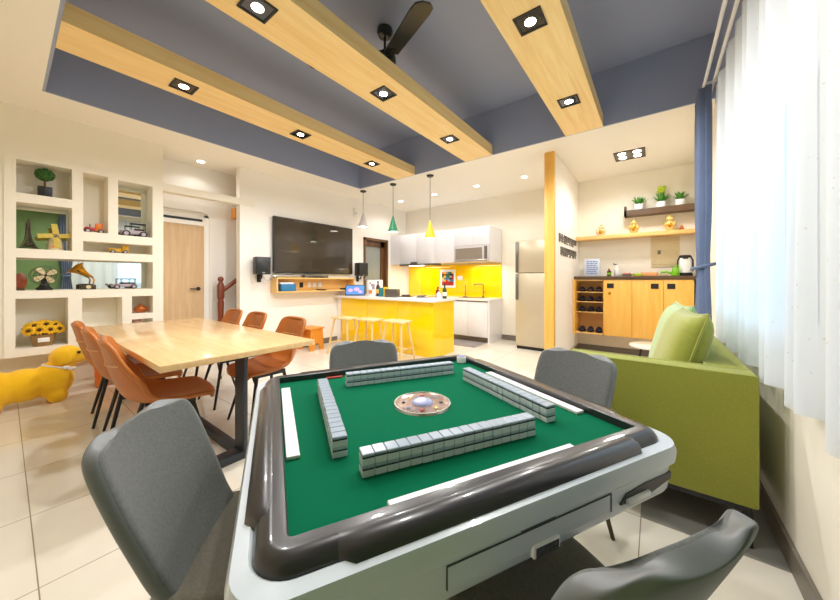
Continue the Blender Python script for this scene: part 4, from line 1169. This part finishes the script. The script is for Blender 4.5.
for i, (dx, dy) in enumerate(((-0.03, 0), (0.03, 0.01), (0.0, 0.03))):
    o = MB().ball((0, 0, 0), (0.024, 0.024, 0.016), 10, 6).build('candy', M['red'], loc=(-0.36 + dx, 5.86 + dy, CZ + 0.034)); tag(o, 'red wrapped candy in the white dish on the dark counter', 'candy', 'candies in the white dish')
o = MB().box(-0.05, 0.05, -0.04, 0.04, 0, 0.04, 0.006).build('tissue_pack', M['leaf2'], loc=(-0.22, 5.78, CZ), rot=(0, 0, 0.3)); tag(o, 'small green packet on the dark counter between dish and peach box', 'packet')
o = MB().box(-0.10, 0.10, -0.06, 0.06, 0, 0.055, 0.008).build('peach_box', M['peach'], loc=(-0.08, 5.84, CZ), rot=(0, 0, -0.1)); tag(o, 'peach-coloured low box on the dark counter', 'box')
t = thing('tray', 'cream tray on the dark counter beside the peach box', 'tray', (0.09, 5.93, CZ)); MB().box(-0.06, 0.06, -0.07, 0.07, 0, 0.008, 0.002).build('tray_base', M['stone'], t)
MB().box(-0.06, 0.06, -0.075, -0.067, 0, 0.04, 0.002).box(-0.06, 0.06, 0.067, 0.075, 0, 0.04, 0.002).build('tray_edge', M['stone'], t)
t = thing('watering_can', 'lime green watering can on the dark counter beside the kettle', 'watering can', (0.225, 5.76, CZ))
MB().lathe([(0.045, 0), (0.05, 0.01), (0.04, 0.09), (0.03, 0.12)], n=16).build('can_body', M['greenplastic'], t)
MB().tube([(-0.03, 0, 0.03), (-0.10, 0, 0.06), (-0.17, 0, 0.05)], [0.02, 0.014, 0.018], 8).build('spout', M['greenplastic'], t)
MB().tube([(0.035, 0, 0.10), (0.03, 0, 0.15), (-0.02, 0, 0.14)], 0.008, 6).build('handle', M['greenplastic'], t)
t = thing('water_dispenser', 'white and black electric water kettle on the dark counter by the blue curtain', 'kettle', (0.335, 5.86, CZ))
MB().lathe([(0.085, 0), (0.088, 0.01), (0.085, 0.04), (0.078, 0.045)], n=24).build('base', M['black'], t)
MB().lathe([(0.074, 0.045), (0.078, 0.10), (0.076, 0.2), (0.068, 0.255)], n=24).build('jug', M['whiteplastic'], t)
MB().lathe([(0.070, 0.255), (0.070, 0.285), (0.055, 0.295)], n=24).build('lid', M['black'], t)
for s_ in (-1, 1): MB().tube([(s_ * 0.055, -0.03, 0.285), (s_ * 0.082, -0.035, 0.22), (s_ * 0.084, -0.03, 0.06)], 0.009, 8).build('handle', M['black'], t)
MB().box(-0.03, 0.03, -0.085, -0.06, 0.24, 0.28, 0.006).build('spout', M['black'], t)

# lettering on the partition: two rows of square characters
random.seed(11)
for r_, (z, lab) in enumerate(((1.80, 'upper row of dark grey square characters on the white partition'), (1.618, 'lower row of dark grey square characters on the white partition'))):
    m = MB()
    for k in range(8):
        y0 = 4.67 + r_ * 0.08 + k * (0.150 if r_ == 0 else 0.142); s_ = 0.104; h_ = 0.128
        strokes = [(0, 1, random.choice((0.0, 0.15, 0.85)), 0.14), (0, 1, 0.5, 0.12), (0, 1, random.choice((0.88, 0.7)), 0.12)]
        for (a, b, zz, th) in strokes: m.box(-1.085, -1.074, y0 + a * s_, y0 + b * s_, z - h_ / 2 + zz * h_ * 0.88, z - h_ / 2 + zz * h_ * 0.88 + th * h_)
        for yy in random.sample((0.0, 0.22, 0.44, 0.66, 0.86), 3): m.box(-1.085, -1.0745, y0 + yy * s_, y0 + (yy + 0.14) * s_, z - h_ / 2 + random.choice((0, 0.3)) * h_, z + h_ / 2)
    o = m.build('wall_lettering', M['letter']); tag(o, lab, 'lettering')

# ================================================================ NICHE CONTENTS
def mirror(label, nk):
    y0, y1, z0, z1 = NICHE[nk]
    o = MB().box(XN, XN + 0.006, y0 + 0.002, y1 - 0.002, z0 + 0.002, z1 - 0.002).build('niche_mirror', M['mirror'], smooth=0)
    tag(o, label, 'mirror', 'mirrors backing the wall niches')
mirror('mirror backing the niche with the lattice tower and windmill', 'B')
mirror('long mirror backing the niche with the gramophone and small fan', 'C')
mirror('tall mirror backing the niche beside the lintel, behind the model vehicle', 'F')
mirror('mirror backing the lowest small niche beside the recess', 'J')
XO = -5.15
# topiary
t = thing('topiary', 'small round-headed topiary tree in a black cube pot, top niche', 'plant', (XO, 0.262, 2.0655))
MB().box(-0.05, 0.05, -0.05, 0.05, 0, 0.115, 0.004).build('pot', M['black'], t)
MB().cyl((0, 0, 0.10), (0, 0, 0.20), 0.009).build('trunk', M['browndoor'], t)
m = MB(); rnd = random.Random(2)
m.ball((0, 0, 0.245), (0.06, 0.062, 0.055), 12, 8)
for k in range(160):
    a, b = rnd.uniform(0, 2 * math.pi), rnd.uniform(-1, 1); s_ = math.sqrt(1 - b * b)
    m.ball((0.06 * s_ * math.cos(a), 0.062 * s_ * math.sin(a), 0.245 + 0.055 * b), 0.014, 6, 4)
m.build('foliage', M['darkleaf'], t)
# lattice tower
t = thing('lattice_tower', 'dark bronze lattice tower figurine in the mirrored niche', 'figurine', (XO, 0.155, 1.5155))
m = MB()
def tower_r(z): return 0.062 * math.exp(-z / 0.085) + 0.004
for sx in (-1, 1):
    for sy in (-1, 1):
        m.tube([(sx * tower_r(z), sy * tower_r(z), z) for z in [i * 0.025 for i in range(13)]], 0.0055, 6)
for k in range(11):
    z = 0.03 + k * 0.025; z2 = z + 0.025; r1, r2 = tower_r(z), tower_r(z2)
    for (a, b) in (((1, 1), (1, -1)), ((1, -1), (-1, -1)), ((-1, -1), (-1, 1)), ((-1, 1), (1, 1))):
        m.tube([(a[0] * r1, a[1] * r1, z), (b[0] * r2, b[1] * r2, z2)], 0.0028, 4); m.tube([(b[0] * r1, b[1] * r1, z), (a[0] * r2, a[1] * r2, z2)], 0.0028, 4)
m.build('lattice', M['bronze'], t)
for r_, z in ((0.044, 0.055), (0.024, 0.115), (0.011, 0.25)): MB().box(-r_, r_, -r_, r_, z, z + 0.009).build('platform', M['bronze'], t)
MB().cyl((0, 0, 0.29), (0, 0, 0.33), 0.004, 0.001).build('spire', M['bronze'], t)
# windmill
t = thing('windmill_model', 'straw-yellow windmill model with four sails in the mirrored niche', 'model windmill', (XO, 0.335, 1.5155))
MB().lathe([(0.055, 0), (0.05, 0.08), (0.038, 0.15), (0.045, 0.155), (0.02, 0.20), (0.004, 0.215)], n=16).build('tower', M['stone'], t)
MB().cyl((0.03, 0, 0.155), (0.06, 0, 0.155), 0.008).build('hub', M['brownseed'], t)
for k in range(4):
    m = MB().box(-0.004, 0.004, -0.018, 0.026, 0.02, 0.125)
    rot = Matrix.Rotation(R(90 * k + 8), 4, 'X')
    for v in m.bm.verts: v.co = rot @ v.co
    m.build('sail', M['straw'], t, (0.056, 0, 0.155))
for (y, z) in ((-0.02, 0.03), (0.015, 0.06), (0.0, 0.10)): MB().box(0.035, 0.054, y - 0.009, y + 0.009, z, z + 0.02).build('window', M['orange'], t)
# model vehicles
def vehicle(name, label, loc, L_, H_, body, cabm, kind):
    t = thing(name, label, 'model vehicle', loc, R(90))
    W_ = L_ * 0.36; r = H_ * 0.22
    if kind == 'truck':
        MB().box(-L_ / 2, L_ * 0.12, -W_ / 2, W_ / 2, r, H_ * 0.62, 0.004).build('cargo_bed', M[body], t)
        MB().box(L_ * 0.16, L_ / 2, -W_ / 2, W_ / 2, r, H_, 0.006).build('cab', M[cabm], t)
        MB().box(L_ * 0.3, L_ * 0.505, -W_ / 2.4, W_ / 2.4, H_ * 0.6, H_ * 0.88).build('windscreen', M['blackgloss'], t)
    elif kind == 'tractor':
        MB().box(-L_ * 0.45, L_ * 0.2, -W_ / 2.5, W_ / 2.5, r, H_ * 0.6, 0.006).build('engine_hood', M[body], t)
        MB().box(L_ * 0.05, L_ * 0.42, -W_ / 2.2, W_ / 2.2, r, H_, 0.006).build('cab', M[cabm], t)
        MB().tube([(-L_ * 0.4, -0.0, H_ * 0.5), (-L_ * 0.52, 0, H_ * 0.3)], 0.006, 6).build('boom', M[cabm], t)
        MB().cyl((-L_ * 0.2, 0, H_ * 0.6), (-L_ * 0.2, 0, H_ * 0.9), 0.005).build('chimney', M['black'], t)
    else:
        MB().box(-L_ / 2, L_ * 0.45, -W_ / 2.6, W_ / 2.6, r * 0.9, H_ * 0.48, 0.008).build('car_body', M[body], t)
        MB().box(-L_ * 0.15, L_ * 0.42, -W_ / 2.6, W_ / 2.6, H_ * 0.92, H_, 0.003).build('roof', M[cabm], t)
        for x in (-L_ * 0.13, L_ * 0.40):
            for s_ in (-1, 1): MB().cyl((x, s_ * W_ / 2.8, H_ * 0.45), (x, s_ * W_ / 2.8, H_ * 0.94), 0.003, n=6).build('roof_post', M['black'], t)
        MB().box(L_ * 0.0, L_ * 0.38, -W_ / 3.2, W_ / 3.2, H_ * 0.46, H_ * 0.62, 0.006).build('bench', M['black'], t)
        for s_ in (-1, 1): MB().ball((-L_ * 0.5, s_ * W_ / 3, H_ * 0.42), 0.012, 10, 6).build('headlamp', M['chrome'], t)
    for x in (-L_ * 0.32, L_ * 0.32):
        for s_ in (-1, 1):
            w_ = MB().cyl((x, s_ * W_ / 2 - 0.009, r), (x, s_ * W_ / 2 + 0.009, r), r, n=18).build('wheel', M['black'], t)
            MB().cyl((x, s_ * W_ / 2 - 0.010, r), (x, s_ * W_ / 2 + 0.010, r), r * 0.6, n=14).build('wheel_hub', M['lilac'], w_)
vehicle('model_tractor', 'red and orange model tractor in the tall narrow niche', (XO, 0.625, 1.7355), 0.165, 0.115, 'red', 'orange', 'tractor')
vehicle('model_car', 'dark lilac vintage model vehicle in the tall mirrored niche', (XO, 0.97, 1.7305), 0.25, 0.17, 'lilac', 'black', 'car')
vehicle('model_truck', 'small yellow model truck in the low wide niche', (XO, 0.83, 1.5175), 0.17, 0.10, 'truckyellow', 'truckyellow', 'truck')
vehicle('model_car', 'lilac-grey open vintage model car in the long mirrored niche', (XO, 0.885, 1.0955), 0.235, 0.125, 'lilac', 'black', 'car')
# long niche
t = thing('brown_plate', 'round dark red dish standing at the end of the long mirrored niche', 'dish', (XO, 0.105, 1.0955))
m = MB().lathe([(0.02, -0.012), (0.085, -0.008), (0.09, 0.0), (0.06, 0.01), (0.02, 0.008)], (0, 0, 0), 28, axis='x')
for v in m.bm.verts: v.co = Vector((v.co.x, v.co.y * 0.45, v.co.z + 0.09))
m.build('dish', M['redwood'], t); MB().box(-0.02, 0.02, -0.025, 0.025, 0, 0.02).build('stand', M['bronze'], t)
t = thing('desk_fan', 'small vintage desk fan with four pale blades in the long mirrored niche', 'fan', (XO, 0.265, 1.0955))
MB().lathe([(0.055, 0), (0.055, 0.015), (0.03, 0.04), (0.016, 0.09), (0.016, 0.12)], n=18).build('base', M['black'], t)
MB().lathe([(0.03, -0.05), (0.036, -0.02), (0.03, 0.02), (0.012, 0.03)], (0, 0, 0.155), 16, axis='x').build('motor', M['bronze'], t)
for k in range(4):
    rot = Matrix.Rotation(R(90 * k + 35), 4, 'X') @ Matrix.Rotation(R(18), 4, 'Z')
    m = MB().prism([(-0.010, 0.012), (0.010, 0.012), (0.026, 0.055), (0.024, 0.082), (0.0, 0.092), (-0.022, 0.082), (-0.024, 0.055)], -0.002, 0.002, 'yz')
    for v in m.bm.verts: v.co = rot @ v.co
    m.build('fan_blade', M['stone'], t, (0.045, 0, 0.155))
m = MB()
for r_ in (0.10, 0.065): m.tube([(0.06, r_ * math.cos(a), 0.155 + r_ * math.sin(a)) for a in [2 * math.pi * k / 28 for k in range(28)]], 0.0018, 5, closed=True)
for k in range(10): m.tube([(0.062, 0.01 * math.cos(k * .628), 0.155 + 0.01 * math.sin(k * .628)), (0.06, 0.10 * math.cos(k * .628), 0.155 + 0.10 * math.sin(k * .628))], 0.0012, 4)
m.build('wire_guard', M['bronze'], t)
t = thing('gramophone', 'toy gramophone with a golden horn in the long mirrored niche', 'gramophone', (XO, 0.575, 1.0955))
MB().box(-0.055, 0.055, -0.06, 0.06, 0, 0.055, 0.005).build('cabinet', M['bronze'], t)
MB().cyl((0.056, 0, 0.028), (0.062, 0, 0.028), 0.02).build('dial', M['stone'], t)
MB().lathe([(0.045, 0.055), (0.045, 0.062)], n=24).build('turntable', M['black'], t)
MB().tube([(0, 0.045, 0.06), (0, 0.05, 0.11), (0, 0.035, 0.14)], 0.007, 8).build('tone_arm', M['brass'], t)
m = MB(); ax = Vector((0.10, -0.75, 0.66)).normalized(); a_ = ax.orthogonal().normalized(); b_ = ax.cross(a_); prev = None
for (s_, r_) in ((0, 0.008), (0.05, 0.014), (0.10, 0.026), (0.14, 0.044), (0.165, 0.070), (0.17, 0.078)):
    cur = m.ring([Vector((0, 0.038, 0.135)) + ax * s_ + (a_ * math.cos(2 * math.pi * k / 20) + b_ * math.sin(2 * math.pi * k / 20)) * r_ for k in range(20)])
    if prev: m.bridge(prev, cur)
    prev = cur
m.build('horn', M['brass'], t, smooth=80, solid=0.002)
# sunflowers in a basket
t = thing('sunflower_basket', 'wicker basket of yellow sunflowers in the lowest wide niche', 'plant', (XO + 0.01, 0.25, 0.5155))
MB().lathe([(0.065, 0), (0.07, 0.005), (0.092, 0.115), (0.095, 0.12), (0.085, 0.12)], n=24).build('basket', M['wicker'], t)
MB().box(0.082, 0.092, -0.04, 0.04, 0.045, 0.09, 0.004).build('tag_plate', M['whiteplastic'], t)
rnd = random.Random(4)
spots = [(0.07, -0.10, 0.17), (0.085, -0.03, 0.175), (0.085, 0.045, 0.17), (0.065, 0.11, 0.17), (0.03, -0.06, 0.215), (0.035, 0.02, 0.225), (0.03, 0.085, 0.21), (-0.03, -0.09, 0.20), (-0.03, 0.0, 0.225), (-0.03, 0.09, 0.205)]
for (x, y, z) in spots:
    nrm = Vector((0.9, y * 4, (z - 0.13) * 5)).normalized(); a_ = nrm.orthogonal().normalized(); b_ = nrm.cross(a_); cc = Vector((x, y, z))
    m = MB()
    for k in range(12):
        t_ = 2 * math.pi * k / 12; d_ = a_ * math.cos(t_) + b_ * math.sin(t_); e_ = nrm.cross(d_)
        vs = [cc + d_ * 0.014 - e_ * 0.007, cc + d_ * 0.036 - e_ * 0.013, cc + d_ * 0.056 + nrm * -0.004, cc + d_ * 0.036 + e_ * 0.013, cc + d_ * 0.014 + e_ * 0.007]
        m.bm.faces.new([m.bm.verts.new(v) for v in vs])
    fl = m.build('flower', M['yellowflower'], t, solid=0.002)
    MB().ball(cc + nrm * 0.004, 0.016, 10, 6).build('flower_centre', M['brownseed'], fl)
m = MB()
for k in range(26):
    a = k * 2.4; y = 0.15 * math.cos(a) * rnd.uniform(.6, 1.0); x = 0.07 * math.sin(a) * rnd.uniform(.4, 1); z = 0.12 + rnd.uniform(0, .07)
    d_ = Vector((x * .5, y, 0.02)).normalized(); e_ = Vector((0, 0, 1)).cross(d_).normalized(); c_ = Vector((x, y * 0.8, z))
    m.bm.faces.new([m.bm.verts.new(v) for v in (c_ - d_ * 0.03, c_ + e_ * 0.02, c_ + d_ * 0.045, c_ - e_ * 0.02)])
m.build('leaves', M['leaf'], t, solid=0.002)
t = thing('copper_pot', 'small copper-brown pot in the little niche beside the recess', 'pot', (XO, 1.03, 0.7955))
MB().lathe([(0.04, 0), (0.06, 0.015), (0.068, 0.045), (0.055, 0.075), (0.035, 0.085)], n=22).build('pot_body', M['copper'], t)
MB().lathe([(0.036, 0.085), (0.03, 0.095), (0.006, 0.10), (0.01, 0.112)], n=16).build('lid', M['copper'], t)
MB().tube([(0, 0.06, 0.03), (0, 0.085, 0.06)], [0.012, 0.008], 8).build('spout', M['copper'], t)

# ================================================================ PLUSH DOGS
def plush(name, label, loc, rz, mt, s_=1.0, ribbon=True, tail=True, squeeze=0.55):
    t = thing(name, label, 'plush toy', loc, rz)
    m = MB()
    m.ball((0, -0.06, 0.185), (0.14, 0.32, 0.145), 20, 12); m.ball((0, 0.18, 0.195), (0.14, 0.14, 0.165), 18, 10); m.ball((0, -0.28, 0.18), (0.145, 0.14, 0.15), 18, 10)
    for sx in (-1, 1):
        m.ball((sx * 0.075, 0.20, 0.06), (0.055, 0.075, 0.07), 12, 8); m.ball((sx * 0.075, -0.33, 0.06), (0.055, 0.075, 0.07), 12, 8)
    m.ball((0, 0.22, 0.28), (0.09, 0.10, 0.10), 16, 10); m.ball((0, 0.265, 0.395), (0.115, 0.115, 0.10), 18, 12); m.ball((0, 0.34, 0.375), (0.07, 0.075, 0.06), 14, 10)
    if tail: m.tube([(0, -0.38, 0.24), (0, -0.43, 0.32), (0, -0.44, 0.38)], [0.035, 0.028, 0.018], 8)
    for v in m.bm.verts:
        if v.co.y < 0.1: v.co.y = 0.1 + (v.co.y - 0.1) * squeeze
        v.co *= s_
    m.build('body', M[mt], t, remesh=0.014 * s_)
    for sx in (-1, 1):
        MB().ball((sx * 0.105 * s_, 0.235 * s_, 0.40 * s_), (0.022 * s_, 0.055 * s_, 0.07 * s_), 12, 8).build('ear', M[mt], t)
        MB().ball((sx * 0.088 * s_, 0.335 * s_, 0.43 * s_), 0.014 * s_, 10, 6).build('eye', M['blackgloss'], t)
    MB().ball((0, 0.415 * s_, 0.39 * s_), (0.024 * s_, 0.016 * s_, 0.018 * s_), 10, 6).build('nose', M['black'], t)
    if ribbon:
        r = MB().tube([(0.098 * s_ * math.cos(a), (0.22 + 0.100 * math.sin(a)) * s_, (0.312 - 0.03 * math.sin(a)) * s_) for a in [2 * math.pi * k / 24 for k in range(24)]], 0.008 * s_, 6, closed=True).build('ribbon', M['whiteplastic'], t)
        MB().ball((0.10 * s_, 0.25 * s_, 0.305 * s_), (0.012, 0.03, 0.018), 8, 6).ball((0.10 * s_, 0.29 * s_, 0.285 * s_), (0.010, 0.03, 0.014), 8, 6).build('bow', M['whiteplastic'], r)
plush('plush_dog', 'long yellow plush dog with a white ribbon lying below the niche wall', (-4.80, 0.10, 0), R(2), 'plush', 1.08)
plush('plush_dog', 'orange plush dog half hidden behind the tan dining chairs', (-5.03, 0.76, 0), R(0), 'plush2', 0.80, False)

bpy.context.view_layer.update()
